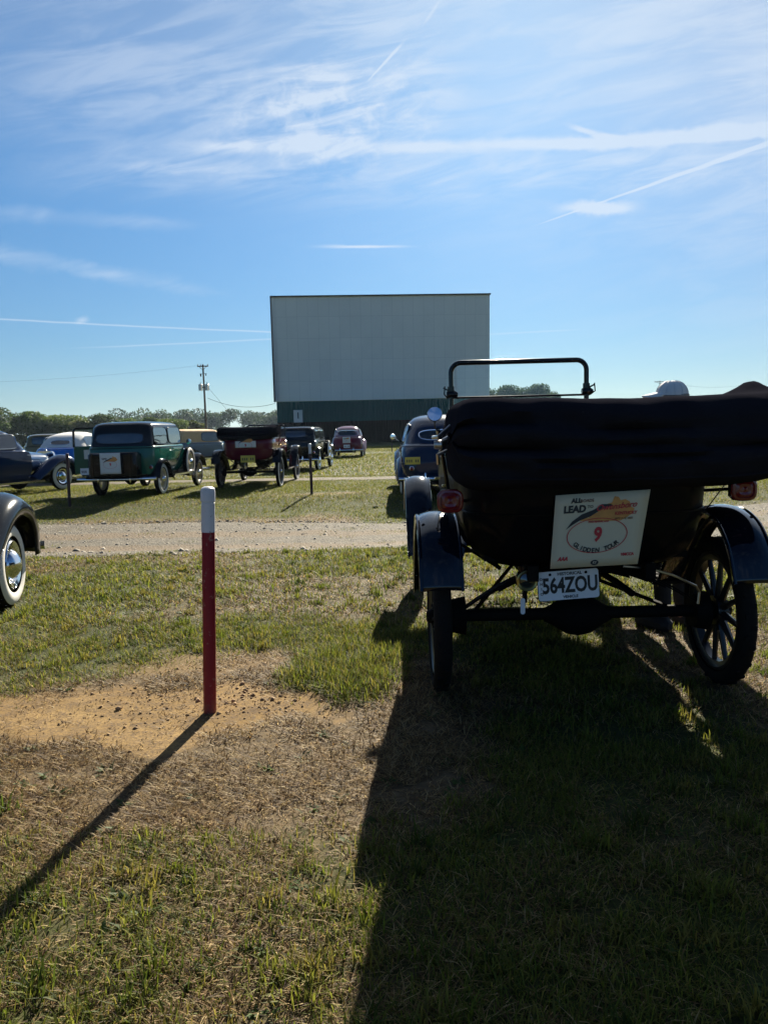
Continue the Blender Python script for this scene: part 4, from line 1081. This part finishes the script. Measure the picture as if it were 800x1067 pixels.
T_root, T_body = tourer('touring_car', 'large black open touring car with folded canvas roof, seen from behind in the foreground', .99, 3.92, 0.4, M_shadow_paint, M_navy, 1.0, True)
def sq_lamp(x, y, z, s, arm):
    mb = MB(); mb.box((0, .022, 0), (.118, .05, .108), bev=.03); o = mb.build('tail_lamp', M_black, T_root, bev=.002); o.location = (x, y, z)
    b = MB(); rows = []
    for rr_, yy in ((.059, -.003), (.060, -.016), (.054, -.024), (.045, -.026), (.042, -.020), (.028, -.028), (.014, -.024), (.001, -.030)):
        rows.append([(rr_*math.copysign(min(1.0, (abs(math.cos(a))**.62)), math.cos(a))*1.02, yy, .92*rr_*math.copysign(min(1.0, abs(math.sin(a))**.62), math.sin(a))) for a in (2*PI*k/36 for k in range(36))])
    b.grid(rows, closed_u=True); b.build('lens', M_red_lens, o)
    c = MB(); c.tube(arm, .008, 6); c.build('arm', M_black, o)
    return o
sq_lamp(-.678, -.32, 1.005, .06, [(0, .04, 0), (.05, .12, -.01), (.10, .2, -.02)])
sq_lamp(.692, -.31, 1.028, .065, [(0, .04, 0), (-.05, .12, -.01), (-.10, .2, -.02)])
mb = MB(); mb.tube([(.645, -.28, 1.08), (.60, -.22, .98), (.555, -.16, .88)], .003, 5); mb.build('lamp_wire', M_black, T_root)
mb = MB(); mb.lathe([(-.235, 0), (-.235, .036), (-.225, .040), (-.15, .042), (-.14, .0)], (-.305, 0, .60), 'y', 24); mb.box((-.305, -.17, .53), (.02, .03, .10)); mb.lathe([(.638, .03), (.665, .033), (.672, .022), (.70, .022), (.705, .03), (.712, 0)], (-.305, -.185, 0), 'z', 16)
ol = mb.build('oil_lamp', M_black, T_root)
mb = MB(); mb.lathe([(-.236, .037), (-.246, .040), (-.250, .046), (-.246, .051), (-.232, .051), (-.228, .043)], (-.305, 0, .60), 'y', 32); mb.build('rim', M_brass, ol)
mb = MB(); mb.lathe([(-.238, .037), (-.246, .02), (-.248, 0)], (-.305, 0, .60), 'y', 24); mb.build('lens', M_glass, ol)
mb = MB(); mb.prism(outline(.011, -.045, .035, .010, 4), 0, .006, lambda u, v, w: (-.322+u, -.21-w, .475+v)); mb.build('tag', M_plate, T_root)
# number plate with its lettering
mb = MB(); mb.prism(outline(.1525, -.0765, .0765, .014, 4), 0, .0025, lambda u, v, w: (u, -w, v)); pl = mb.build('licence_plate', M_plate, T_root); pl.location = (-.107, -.245, .578); pl.rotation_euler = (0, -math.radians(3.2), 0); pl.scale = (.96, 1, .93)
pf = lambda u, v, w: (u, -w, v)
for body_, sz_, v_, b_, xs2 in (('564ZOU', .112, -.003, .0035, .68), ('HISTORICAL', .022, .060, .0006, 1), ('VEHICLE', .020, -.062, .0006, 1)):
    mb = MB(); put_text(mb, body_, sz_, .008, v_, .003, pf, bold=b_, xs_=xs2); mb.build('lettering', M_ink, pl)
mb = MB()
for i, ch in enumerate('OHIO'): put_text(mb, ch, .019, -.136, .038-.026*i, .003, pf, bold=.0006)
mb.build('lettering', M_ink, pl)
for u, v in ((-.09, .060), (.09, .060)):
    mb = MB(); mb.lathe([(-.003, .0075), (-.006, .006), (-.0065, 0)], (u, 0, v), 'y', 12); mb.build('bolt', M_iron, pl)
mb = MB(); mb.prism([(a*1.02, b*1.04) for a, b in outline(.1525, -.0765, .0765, .014, 4)], 0, .002, lambda u, v, w: (u, .003+w, v)); mb.box((0, .05, .02), (.03, .1, .03)); mb.build('bracket', M_black, pl)
# mirror
mb = MB(); mb.lathe([(-.004, 0), (-.004, .055), (.004, .057), (.012, .05), (.022, .02), (.024, 0)], (0, 0, 0), 'y', 32); mi = mb.build('mirror', M_black, T_root); mi.location = (-.608, 1.88, 1.455); mi.rotation_euler = (math.radians(-17), 0, math.radians(-4))
mb = MB(); mb.lathe([(-.0045, .053), (-.0055, 0)], (0, 0, 0), 'y', 32); mb.build('mirror_glass', M_mirror, mi)
mb = MB(); mb.tube([(0, .02, 0), (.0, .05, -.09), (.05, .08, -.16), (.13, .10, -.20)], .006, 6); mb.build('arm', M_black, mi)
mb = MB(); mb.tube([(.17, -.20, .655), (.30, -.20, .64), (.42, -.18, .60), (.55, -.14, .535), (.575, -.12, .50), (.57, -.12, .44)], .0065, 6); mb.build('tie_rod', M_nickel, T_root)
bq = place_banner(.99, 3.555, .871, .4, .44, .34, 'cream tour banner with a red number nine on the back of the black touring car', 0,
    quad=[(-.196, .163), (.238, .181), (.184, -.166), (-.222, -.180)])

# ------------------------------------------------------------------ the other cars
def trunk_lid(tub, body, m, hwid_=.5, z0=.50, z1=.98, crest=True):
    d = end_patch(tub, False, -hwid_, hwid_, z0, z1, 'boot_lid', m, body, off=.012, p=5)
    b = MB(); b.tube([(-.07, tub[1][2]-.05, z0+.12), (0, tub[1][2]-.08, z0+.12), (.07, tub[1][2]-.05, z0+.12)], .010, 6); b.build('handle', M_chrome, d); return d
# navy coupe ahead of the touring car
c = mk(RND, top=1.68, rearwin=(.42, 1.15, 1.35)); root, body, tub, cab = saloon('rounded_saloon', 'dark blue rounded saloon with a yellow licence plate, parked ahead of the black touring car', 'vintage car', 1.17, 16.35, 0, c, M_blue)
trunk_lid(tub, body, M_blue); plate(root, -.58, -1.05, .755, .30, .145, M_yplate)
lamp(root, -.60, -1.03, .60, .045)
mb = MB(); mb.lathe([(0, 0), (.004, .06), (.012, .062), (.03, .03), (.035, 0)], (-.93, 1.0, 1.22), 'y', 16); mb.tube([(-.93, 1.02, 1.22), (-.80, 1.05, 1.12)], .007, 6); mb.build('side_mirror', M_chrome, root)
# green saloon
c = mk(BOX, open_door=-1, hw=.76, bw=.90, hz=.90, rearwin=(.55, 1.20, 1.45), belt=1.13, hh=1.08, top=1.71)
root, body, tub, cab = saloon('square_saloon', 'green saloon with black roof, cream wheels and an open left door beyond the gravel road', 'vintage car', -5.90, 18.1, 3, c, M_green, M_black, M_black)
mb = MB(); mb.box((0, -.88, .74), (1.08, .42, .56), bev=.05); tk = mb.build('trunk', M_black, root, bev=.01)
mb = MB()
for k in range(8): mb.box((0, -1.098, .50+k*.062), (1.0, .018, .010), bev=.003)
for s in (-1, 0, 1): mb.box((s*.42, -1.105, .73), (.03, .014, .54))
mb.build('slats', M_navy, tk)
mb = MB(); mb.tube([(-.6, -.60, .50), (-.6, -1.05, .46), (.6, -1.05, .46), (.6, -.60, .50)], .018, 8); mb.build('luggage_rack', M_iron, root)
dr = MB(); dr.box((-1.15, .42, .83), (.70, .05, .66), (0, 0, .12), bev=.03); door = dr.build('door', M_green, root, label='open green rear door swung outwards')
mb = MB(); mb.tube([(-.82, .455, 1.14), (-.83, .45, 1.54), (-.90, .445, 1.58), (-1.42, .385, 1.58), (-1.48, .38, 1.53), (-1.49, .38, 1.14)], .026, 8); mb.build('window_frame', M_black, door)
mb = MB(); mb.box((-1.155, .417, 1.345), (.60, .005, .40), (0, 0, .12)); mb.build('pane', M_clear, door)
mb = MB(); mb.box((-1.12, .385, .96), (.26, .006, .22), (0, 0, .12)); mb.build('paper_notice', M_white, door)
plate(root, -.72, -.72, .60, .30, .15, M_plate, marks=True)
for s in (-1, 1):
    sp_ = wheel(root, s*.80, 1.92, .37, .14, 'cream', 0, .32); sp_.name = 'spare_wheel'
    mb = MB(); mb.lathe([(0, 0), (.004, .07), (.012, .072), (.03, .03), (.035, 0)], (s*.84, 1.88, 1.20), 'y', 18); mb.tube([(s*.84, 1.90, 1.20), (s*.82, 1.94, 1.05)], .008, 6); mb.build('side_mirror', M_chrome, root)
place_banner(-5.95, 16.93, .785, 3, .46, .46, 'white square tour banner tied to the luggage trunk of the green saloon', m=M_white, detail=False)
# maroon open tourer
root, body = tourer('open_car', 'maroon open touring car with a folded black roof, beside the green saloon', -3.42, 19.9, 2.5, M_maroon, M_black, 1.07, False, plate_m=M_yplate)
place_banner(-3.42, 19.42, 1.10, 2.5, .52, .16, 'white tour banner tucked under the folded roof of the maroon open car', m=M_white, detail=False)
# black saloon behind it
c = mk(BOX, hw=.76, top=1.58, belt=1.08, wk='disc', hh=1.03)
root, *_ = saloon('square_saloon', 'black square saloon with whitewall tyres, seen just right of the maroon open car', 'vintage car', -3.05, 27.9, 5, c, M_black)
wheel(root, .80, 1.92, .37, .14, 'disc', 0, .32).name = 'spare_wheel'
# rose and maroon saloon near the screen
c = mk(RND, rearwin=(.56, 1.14, 1.42))
root, body, tub, cab = saloon('rounded_saloon', 'small rose and maroon rounded saloon parked alone in front of the movie screen', 'vintage car', -1.83, 41.4, 1, c, M_maroon, M_rose, M_rose)
trunk_lid(tub, body, M_maroon, .38); 
place_banner(-1.85, 40.25, .93, 1, .40, .32, 'white tour banner on the boot of the rose saloon near the screen', m=M_white, detail=False)
plate(root, 0, -1.10, .60, .32, .16, M_plate)
# tan topped tourer
c = mk(BOX, soft=True, rearwin=(.22, 1.22, 1.38), hw=.76, top=1.60, belt=1.06, hh=1.02, wk='disc')
saloon('soft_top_car', 'grey blue car with a tan canvas roof behind the bonnet of the green saloon', 'vintage car', -8.15, 31.0, 32, c, M_grey, M_tan, M_black)
# bright blue convertible
c = mk(RND, soft=True, top=1.56, rearwin=(.30, 1.16, 1.30))
root, body, tub, cab = saloon('soft_top_car', 'bright blue convertible with a raised white roof, between the navy saloon and the green saloon', 'vintage car', -10.0, 24.7, 2, c, M_sky, M_white_top)
trunk_lid(tub, body, M_sky)
# olive square car far left
c = mk(BOX, top=1.56, belt=1.08, hh=1.03, hw=.72)
saloon('square_saloon', 'olive square car at the back left, its roof just below the green trees', 'vintage car', -14.3, 32.5, 62, c, M_olive, M_olive, M_black)
# navy saloon at the left edge
c = mk(RND, top=1.64, steer=0, nwin=2, hy=3.1, yc=2.0)
saloon('rounded_saloon', 'midnight blue saloon with whitewall tyres beyond the road at the left edge', 'vintage car', -10.15, 17.9, 21, c, M_night)
# near car at the left edge
c = mk(RND, r=.345, top=1.62)
saloon('rounded_saloon', 'near glossy black car, only its front fender and whitewall tyre in view', 'vintage car', -3.335, 3.22, -9, c, M_black)

# ------------------------------------------------------------------ speaker posts
def post(x, y, h, label, tilt=0.0, white=.22, mr=None, mw=None):
    root = empty('speaker_post', label, 'post', (x, y, gz1(x, y)-.03), 0, 'red and white posts on the field'); root.rotation_euler = (0, math.radians(tilt), 0)
    mb = MB(); mb.lathe([(-.1, .031), (h-white+.03, .031)], n=20, axis='z'); mb.build('shaft', mr or M_polered, root)
    mb = MB(); mb.lathe([(h-white+.03, .0325), (h-.05, .0325), (h-.048, .030), (h-.044, .030), (h-.042, .0345), (h+.005, .0345), (h+.02, .031), (h+.028, .018), (h+.03, 0)], n=24, axis='z'); mb.build('painted_top', mw or M_polewhite, root)
    return root
post(-.88, 3.68, 1.115, 'red post with a white top standing in the bare sandy patch in the foreground', 2.2)
post(-6.52, 16.0, 1.10, 'red post with shade painted in, beside the left rear corner of the green saloon', 1, mr=M_polered_shaded, mw=M_polered_shaded)
post(-1.58, 17.0, 1.12, 'red post with shade painted into its colour, right of the maroon open car', -.5, mr=M_polered_shaded)
post(.62, 50, 1.15, 'far white topped post right of the rose saloon near the screen', 0, mr=M_polered_shaded)

# ------------------------------------------------------------------ person standing beyond the touring car
def skin_mesh(verts, edges, name, m, parent, sub=2, loc=(0, 0, 0)):
    me = bpy.data.meshes.new(name); me.from_pydata([v[:3] for v in verts], edges, [])
    o = bpy.data.objects.new(name, me); COL.objects.link(o)
    md = o.modifiers.new('skin', 'SKIN'); md.use_smooth_shade = True
    lay = me.skin_vertices[0] if me.skin_vertices else None
    for i, v in enumerate(verts):
        r_ = v[3] if isinstance(v[3], tuple) else (v[3], v[3]); me.skin_vertices[0].data[i].radius = r_
    me.skin_vertices[0].data[0].use_root = True
    sb = o.modifiers.new('sub', 'SUBSURF'); sb.levels = sub; sb.render_levels = sub
    bpy.context.view_layer.update(); dg = bpy.context.evaluated_depsgraph_get()
    m2 = bpy.data.meshes.new_from_object(o.evaluated_get(dg)); bpy.data.objects.remove(o)
    m2.name = name; m2.materials.clear(); m2.materials.append(m); m2.shade_smooth()
    o2 = bpy.data.objects.new(name, m2); COL.objects.link(o2); o2.parent = parent; o2.location = loc; return o2
def person(x, y, head, hgt, label):
    root = empty('person', label, 'person', (x, y, gz1(x, y)), head); k = hgt/1.75; root.scale = (k, k, k)
    v = [(0, 0, .95, (.15, .11)), (0, 0, 1.10, (.14, .10)), (0, .0, 1.28, (.16, .11)), (0, -.01, 1.42, (.15, .09)), (0, .0, 1.50, .06), (0, .015, 1.57, .065), (0, .03, 1.645, (.078, .095)), (0, .02, 1.70, (.07, .085))]
    e = [(i, i+1) for i in range(7)]
    def chain(start, pts):
        p = start
        for q in pts: v.append(q); e.append((p, len(v)-1)); p = len(v)-1
        return p
    hands = []
    for s in (-1, 1):
        chain(0, [(s*.09, 0, .86, .095), (s*.09, .02, .50, .06), (s*.09, -.01, .28, .052), (s*.09, -.02, .09, .038), (s*.12, .06, .045, .038), (s*.125, .15, .03, .03)])
        w = chain(3, [(s*.19, -.01, 1.41, .055), (s*.24, -.01, 1.16, .042), (s*.25, .08, .95, .030), (s*.25, .105, .89, (.035, .022))])
        for i in range(4):
            yy = .085+.022*(i) ; ln = (.068, .078, .074, .058)[i]
            chain(w, [(s*.25, yy, .845, .0095), (s*.247, yy+.006, .845-ln*.5, .0085), (s*.238, yy+.008, .845-ln, .007)])
        chain(w, [(s*.24, .14, .87, .011), (s*.232, .155, .835, .009)])
    # nose
    chain(6, [(0, .125, 1.635, .014)])
    skin_mesh(v, e, 'body', M_skin, root)
    skin_mesh([(0, 0, .96, (.17, .125)), (0, 0, 1.10, (.16, .12)), (0, 0, 1.28, (.178, .125)), (0, -.01, 1.42, (.165, .105)), (0, 0, 1.47, .085), (-.20, -.01, 1.40, .07), (-.245, -.01, 1.2, .06), (.20, -.01, 1.40, .07), (.245, -.01, 1.2, .06)], [(0, 1), (1, 2), (2, 3), (3, 4), (3, 5), (5, 6), (3, 7), (7, 8)], 'shirt', M_shirt, root)
    skin_mesh([(0, 0, .98, (.16, .12)), (-.09, 0, .86, .10), (-.09, .02, .5, .07), (-.09, -.01, .12, .06), (.09, 0, .86, .10), (.09, .02, .5, .07), (.09, -.01, .12, .06)], [(0, 1), (1, 2), (2, 3), (0, 4), (4, 5), (5, 6)], 'trousers', M_trousers, root)
    for s in (-1, 1):
        mb = MB(); mb.box((s*.118, .06, .045), (.125, .33, .115), bev=.04); mb.build('shoe', M_trousers, root)
        mb = MB(); mb.lathe([(-.008, 0), (-.006, .010), (.004, .012), (.008, 0)], (s*.032, .112, 1.665), 'y', 10); mb.build('eye', M_ink, root)
        mb = MB(); mb.lathe([(-.008, 0), (-.006, .024), (.006, .028), (.008, 0)], (s*.085, .02, 1.645), 'x', 12); mb.build('ear', M_skin, root)
    mb = MB(); mb.box((0, .118, 1.59), (.045, .008, .008), bev=.003); mb.build('mouth', M_redink, root)
    mb = MB(); mb.lathe([(1.60, .075), (1.64, .088), (1.69, .092), (1.70, .08)], (0, -.005, 0), 'z', 24); mb.build('hair', M_hair, root)
    mb = MB(); rows = []
    for i in range(9):
        a = PI/2*i/8; rows.append([(.098*math.cos(a)**.8*math.cos(t), .02+.112*math.cos(a)**.8*math.sin(t), 1.685+.105*math.sin(a)) for t in (2*PI*q/32 for q in range(32))])
    mb.grid(rows, closed_u=True, cap1=True); cp = mb.build('cap', M_cap, root)
    mb = MB()
    for q in range(6):
        t = PI*q/6
        for h_ in (0, PI): mb.tube([(.099*math.cos(a)**.8*math.cos(t+h_), .02+.113*math.cos(a)**.8*math.sin(t+h_), 1.685+.106*math.sin(a)) for a in (PI/2*i/8 for i in range(8))], .0018, 5)
    mb.build('stitching', M_polewhite, cp)
    mb = MB(); rows = []
    for i in range(5):
        s = i/4; rows.append([(.088*math.sin(t)*(1-.1*s), .02+.09*math.cos(t)*.9+ s*.125*math.cos(t)**.6, 1.715-.028*s - .02*abs(math.sin(t))*s) for t in (-1.25+2.5*q/16 for q in range(17))])
    mb.grid(rows); mb.build('brim', M_cap, cp, solid=.005)
    for ch in [k for k in SC.objects if k.parent == root and k.name.split('.')[0] in ('eye', 'ear', 'mouth', 'hair', 'cap')]: ch.rotation_euler = (0, 0, math.radians(55))
    return root
person(1.90, 5.05, -25, 1.595, 'person in a white peaked cap standing beyond the folded roof of the black touring car')

# ------------------------------------------------------------------ utility poles and wires
def ut_pole(x, y, top, label, arm=1.4, r=.15, can=True, rot=0):
    z = gz1(x, y); root = empty('utility_pole', label, 'utility pole', (x, y, z), rot, 'utility poles'); h = top-z
    mb = MB(); mb.tube([(0, 0, -.5), (.02, 0, h*.5), (0, 0, h)], [r, r*.85, r*.65], 10); mb.build('pole', M_wood, root)
    mb = MB(); mb.box((0, -.12, h-.25), (arm, .11, .13)); mb.tube([(-arm*.35, -.12, h-.25), (0, -.1, h-.75)], .03, 5); mb.tube([(arm*.35, -.12, h-.25), (0, -.1, h-.75)], .03, 5); ca = mb.build('crossarm', M_wood, root)
    for q in (-.45, -.2, .45):
        mb = MB(); mb.lathe([(0, .03), (.06, .07), (.10, .04), (.14, .07), (.2, .03), (.22, 0)], (arm*q, -.12, h-.18), 'z', 10); mb.build('insulator', M_lens, ca)
    if can:
        for q in (-.42, .42):
            mb = MB(); mb.lathe([(0, 0), (0, .26), (.75, .26), (.80, .2), (.82, 0)], (q, -.05, h-3.3), 'z', 16); mb.tube([(q, -.05, h-2.5), (q, -.05, h-2.25)], .05, 6); mb.build('transformer', M_nickel, root)
        mb = MB(); mb.box((0, -.1, h-2.9), (1.3, .1, .12)); mb.build('mounting_bar', M_iron, root)
        mb = MB(); mb.box((-.32, -.05, h-1.35), (.14, .14, .35)); mb.box((.34, -.05, h-1.3), (.10, .10, .3)); mb.box((0, -.05, h-1.2), (.9, .05, .05)); mb.build('cutout_switch', M_iron, root)
    return root
ut_pole(-22.6, 100, 10.35, 'wooden utility pole with transformers left of the movie screen')
ut_pole(64.2, 180, 11.3, 'thin distant utility pole right of the windscreen, left of the white cap', 2.6, .14, False)
ut_pole(121.8, 260, 14.1, 'tiny distant utility pole at the right edge above the folded roof', 2.6, .14, False)
def wire(pts, sag, r, label, name='overhead_wire'):
    mb = MB()
    for a, b in zip(pts, pts[1:]):
        a, b = Vector(a), Vector(b); mb.tube([a.lerp(b, i/14)-Vector((0, 0, sag*4*(i/14)*(1-i/14))) for i in range(15)], r, 5)
    return tag(mb.build(name, M_iron, None), label, 'wire', 'overhead wires')
wire([(-22.2, 99.9, 6.1), (-12.6, 92.6, 4.9)], .75, .022, 'slack service wire from the utility pole to the left edge of the screen wall')
wire([(-22.2, 99.9, 7.6), (-16.5, 97, 1.0)], 0, .015, 'straight guy wire slanting down right of the utility pole')
for q, l in ((-.62, 'outer'), (.62, 'inner')):
    wire([(-22.6+q, 99.85, 10.25), (-75, 112, 10.1), (-140, 128, 9.8)], .9, .004, 'faint %s overhead wire running left from the crossarm of the utility pole' % l)
wire([(64.2, 179.8, 11.1), (121.8, 259.8, 13.9), (240, 420, 16)], 1.2, .02, 'faint wire between the two distant poles on the right')

# ------------------------------------------------------------------ trees
def leaf_cloud(name, cent, rad, n, size, m, parent=None, cols=None, seed=0, crown=None):
    g_ = np.random.default_rng(seed); cent = np.array(cent); rad = np.array(rad)
    w = rad[:, 0]*rad[:, 2]; ci = g_.choice(len(cent), n, p=w/w.sum())
    d = g_.normal(size=(n, 3)); d /= np.linalg.norm(d, axis=1)[:, None]; rr_ = g_.uniform(.35, 1.0, n)**.5
    P = cent[ci]+d*rad[ci]*rr_[:, None]
    a = g_.normal(size=(n, 3)); a /= np.linalg.norm(a, axis=1)[:, None]; b = np.cross(a, g_.normal(size=(n, 3))); b /= np.linalg.norm(b, axis=1)[:, None]
    s = (size*g_.uniform(.5, 1.3, n))[:, None]
    vs = np.stack([P-a*s, P+b*s*.6, P+a*s, P-b*s*.6], 1).reshape(-1, 3)
    me = bpy.data.meshes.new(name); me.vertices.add(n*4); me.vertices.foreach_set('co', vs.astype(np.float32).ravel())
    me.loops.add(n*4); me.loops.foreach_set('vertex_index', np.arange(n*4, dtype=np.int32)); me.polygons.add(n); me.polygons.foreach_set('loop_start', np.arange(n, dtype=np.int32)*4); me.update(calc_edges=True)
    cols = np.array(cols if cols is not None else [[.035, .065, .018], [.055, .085, .022], [.080, .105, .030]])
    tone = g_.integers(0, len(cols), len(cent)); c = cols[tone[ci]]*g_.uniform(.65, 1.3, n)[:, None]
    set_attr(me, 'col', np.repeat(np.concatenate([c, np.ones((n, 1))], 1), 4, 0), 'FLOAT_COLOR')
    me.materials.append(m); o = bpy.data.objects.new(name, me); COL.objects.link(o); o.parent = parent; return o
def tree_proto(seed, h, w, n=2600, size=.20, cols=None):
    g_ = random.Random(seed); root = bpy.data.objects.new('broadleaf_tree', None); COL.objects.link(root)
    cent, rad = [], []; mb = MB(); mb.tube([(0, 0, -.4), (g_.uniform(-.1, .1), 0, h*.25), (g_.uniform(-.2, .2), 0, h*.55)], [h*.035, h*.026, h*.014], 8)
    for k in range(30):
        t = g_.random(); zz = h*(.06+.84*t); rr_ = w*.5*math.sqrt(max(.05, 1-((t-.38)/.68)**2))*g_.uniform(.35, .85); a = g_.uniform(0, 2*PI)
        p = (rr_*math.cos(a), rr_*math.sin(a), zz); cent.append(p); q = g_.uniform(.13, .24)*w; rad.append((q, q, q*g_.uniform(.6, .95)))
        if k < 8: mb.tube([(0, 0, h*.2+.03*k*h), (p[0]*.5, p[1]*.5, (h*.25+p[2])*.5), p], [h*.014, h*.009, h*.004], 5)
    cent.append((0, 0, h*.88)); rad.append((w*.2, w*.2, h*.12))
    mb.build('trunk', M_wood, root); leaf_cloud('crown', cent, rad, n, size, M_leaf, root, cols, seed)
    return root
near_c = [[.09, .14, .026], [.125, .165, .036], [.065, .105, .022]]; right_c = [[.045, .075, .025], [.06, .09, .03], [.035, .06, .02]]
def plant_trees(protos, spots, group, labeler, used):
    for i, (x, y, topz, wscale) in enumerate(spots):
        k = i % len(protos)
        r_ = protos[k] if not used[k] else copy_tree(protos[k]); used[k] = True
        z = gz1(x, y); s = (topz-z)/PH; r_.location = (x, y, z-.05); r_.scale = (s*wscale, s*wscale, s); r_.rotation_euler = (0, 0, random.uniform(0, 6.28))
        tag(r_, labeler(i), 'tree', group)
PH = 6.0
pr = [tree_proto(s, PH, w_, 9500, .17, c_) for s, w_, c_ in ((3, 6.6, near_c), (8, 5.0, [[.06, .10, .02], [.09, .13, .03]]), (15, 7.6, near_c), (19, 5.6, [[.11, .13, .03], [.075, .11, .022], [.14, .15, .05]]), (33, 6.8, [[.05, .08, .025], [.07, .10, .03]]))]
spots = [(-97, 150, 8.6, 1.1), (-90, 152, 8.0, 1.0), (-83.5, 148, 8.3, 1.1), (-77.5, 150, 8.0, 1.0), (-72.5, 146, 7.9, 1.0), (-69, 152, 6.9, 1.1), (-65.2, 150, 5.2, 1.3), (-61.9, 152, 6.1, 1.2), (-57.0, 149, 4.9, 1.5), (-53.8, 151, 6.0, 1.1), (-49.5, 153, 5.0, 1.45), (-45.5, 152, 5.2, 1.2), (-42.0, 156, 4.9, 1.25), (-38.5, 160, 4.4, 1.3), (-103, 154, 8.4, 1.1)]
names_ = {0: 'tall bright green tree off the far left edge of the tree line', 4: 'tallest bright green tree at the left edge of the photo, above the navy saloon'}
order = sorted(range(len(spots)), key=lambda i: spots[i][0])
ords = ['first', 'second', 'third', 'fourth', 'fifth', 'sixth', 'seventh', 'eighth', 'ninth', 'tenth', 'eleventh', 'twelfth', 'thirteenth', 'fourteenth', 'fifteenth']
plant_trees(pr, spots, 'trees in the near left tree line', lambda i: 'bushy bright green tree, %s from the left in the tree line behind the parked cars' % ords[order.index(i)], [False]*5)
pr2 = [tree_proto(s, PH, 6.4, 8500, .17, right_c) for s in (21, 27)]
plant_trees(pr2, [(23.4, 171, 9.6, .9), (27.2, 169, 10.4, .85), (30.6, 171, 9.7, .85), (34.0, 169, 10.5, .85), (37.3, 171, 8.9, .75)], 'trees right of the screen', lambda i: 'dark green tree seen through the windscreen frame, %s from the left of its clump' % ords[i], [False]*2)
# far wood: one mass on the rise
cent, rad = [], []; g_ = random.Random(5)
for k in range(620):
    x = g_.uniform(-420, 420); y = g_.uniform(395, 450); zz = gz1(x, y); hh = 7.5+4.5*float(fbm(np.array([x]), np.array([0.0]), 3, .035)[0]) + g_.uniform(-1.5, 1.5)
    if x > -40: hh *= .75
    for q in range(2): cent.append((x+g_.uniform(-3, 3), y, zz+hh*g_.uniform(.25, .82))); w_ = g_.uniform(3.0, 5.5); rad.append((w_, w_, w_*g_.uniform(.55, .8)))
tag(leaf_cloud('far_wood', cent, rad, 190000, .62, M_leaf, None, [[.035, .06, .022], [.05, .08, .03], [.03, .05, .02]], 9), 'distant dark wood along the horizon', 'wood', kind='stuff')
cent, rad = [], []
for k in range(110):
    x = g_.uniform(-34, -12.8); y = g_.uniform(104, 108); cent.append((x, y, gz1(x, y)+g_.uniform(.3, 1.0))); rad.append((.7, .7, .45))
tag(leaf_cloud('hedge_row', cent, rad, 9000, .11, M_leaf, None, [[.07, .055, .03], [.05, .06, .02], [.10, .075, .045]], 12), 'low brown and green weedy hedge between the utility pole and the screen', 'hedge', kind='stuff')

# ------------------------------------------------------------------ air
HAZE = .00010
mb = MB(); mb.box((0, 0, 0), (5200, 5200, 1)); hz = mb.build('haze', M_iron, None, smooth=False)
me = hz.data
for v in me.vertices: v.co.z = -3.0 if v.co.z < 0 else 40.0
m = bpy.data.materials.new('air'); m.use_nodes = True; t = m.node_tree; t.nodes.remove(t.nodes['Principled BSDF'])
pvn = t.nodes.new('ShaderNodeVolumePrincipled'); pvn.inputs['Color'].default_value = (.62, .78, 1, 1); pvn.inputs['Density'].default_value = HAZE; pvn.inputs['Anisotropy'].default_value = .3
t.links.new(pvn.outputs[0], t.nodes['Material Output'].inputs['Volume']); me.materials.clear(); me.materials.append(m); tag(hz, 'thin pale air haze over the whole field', None, kind='stuff')
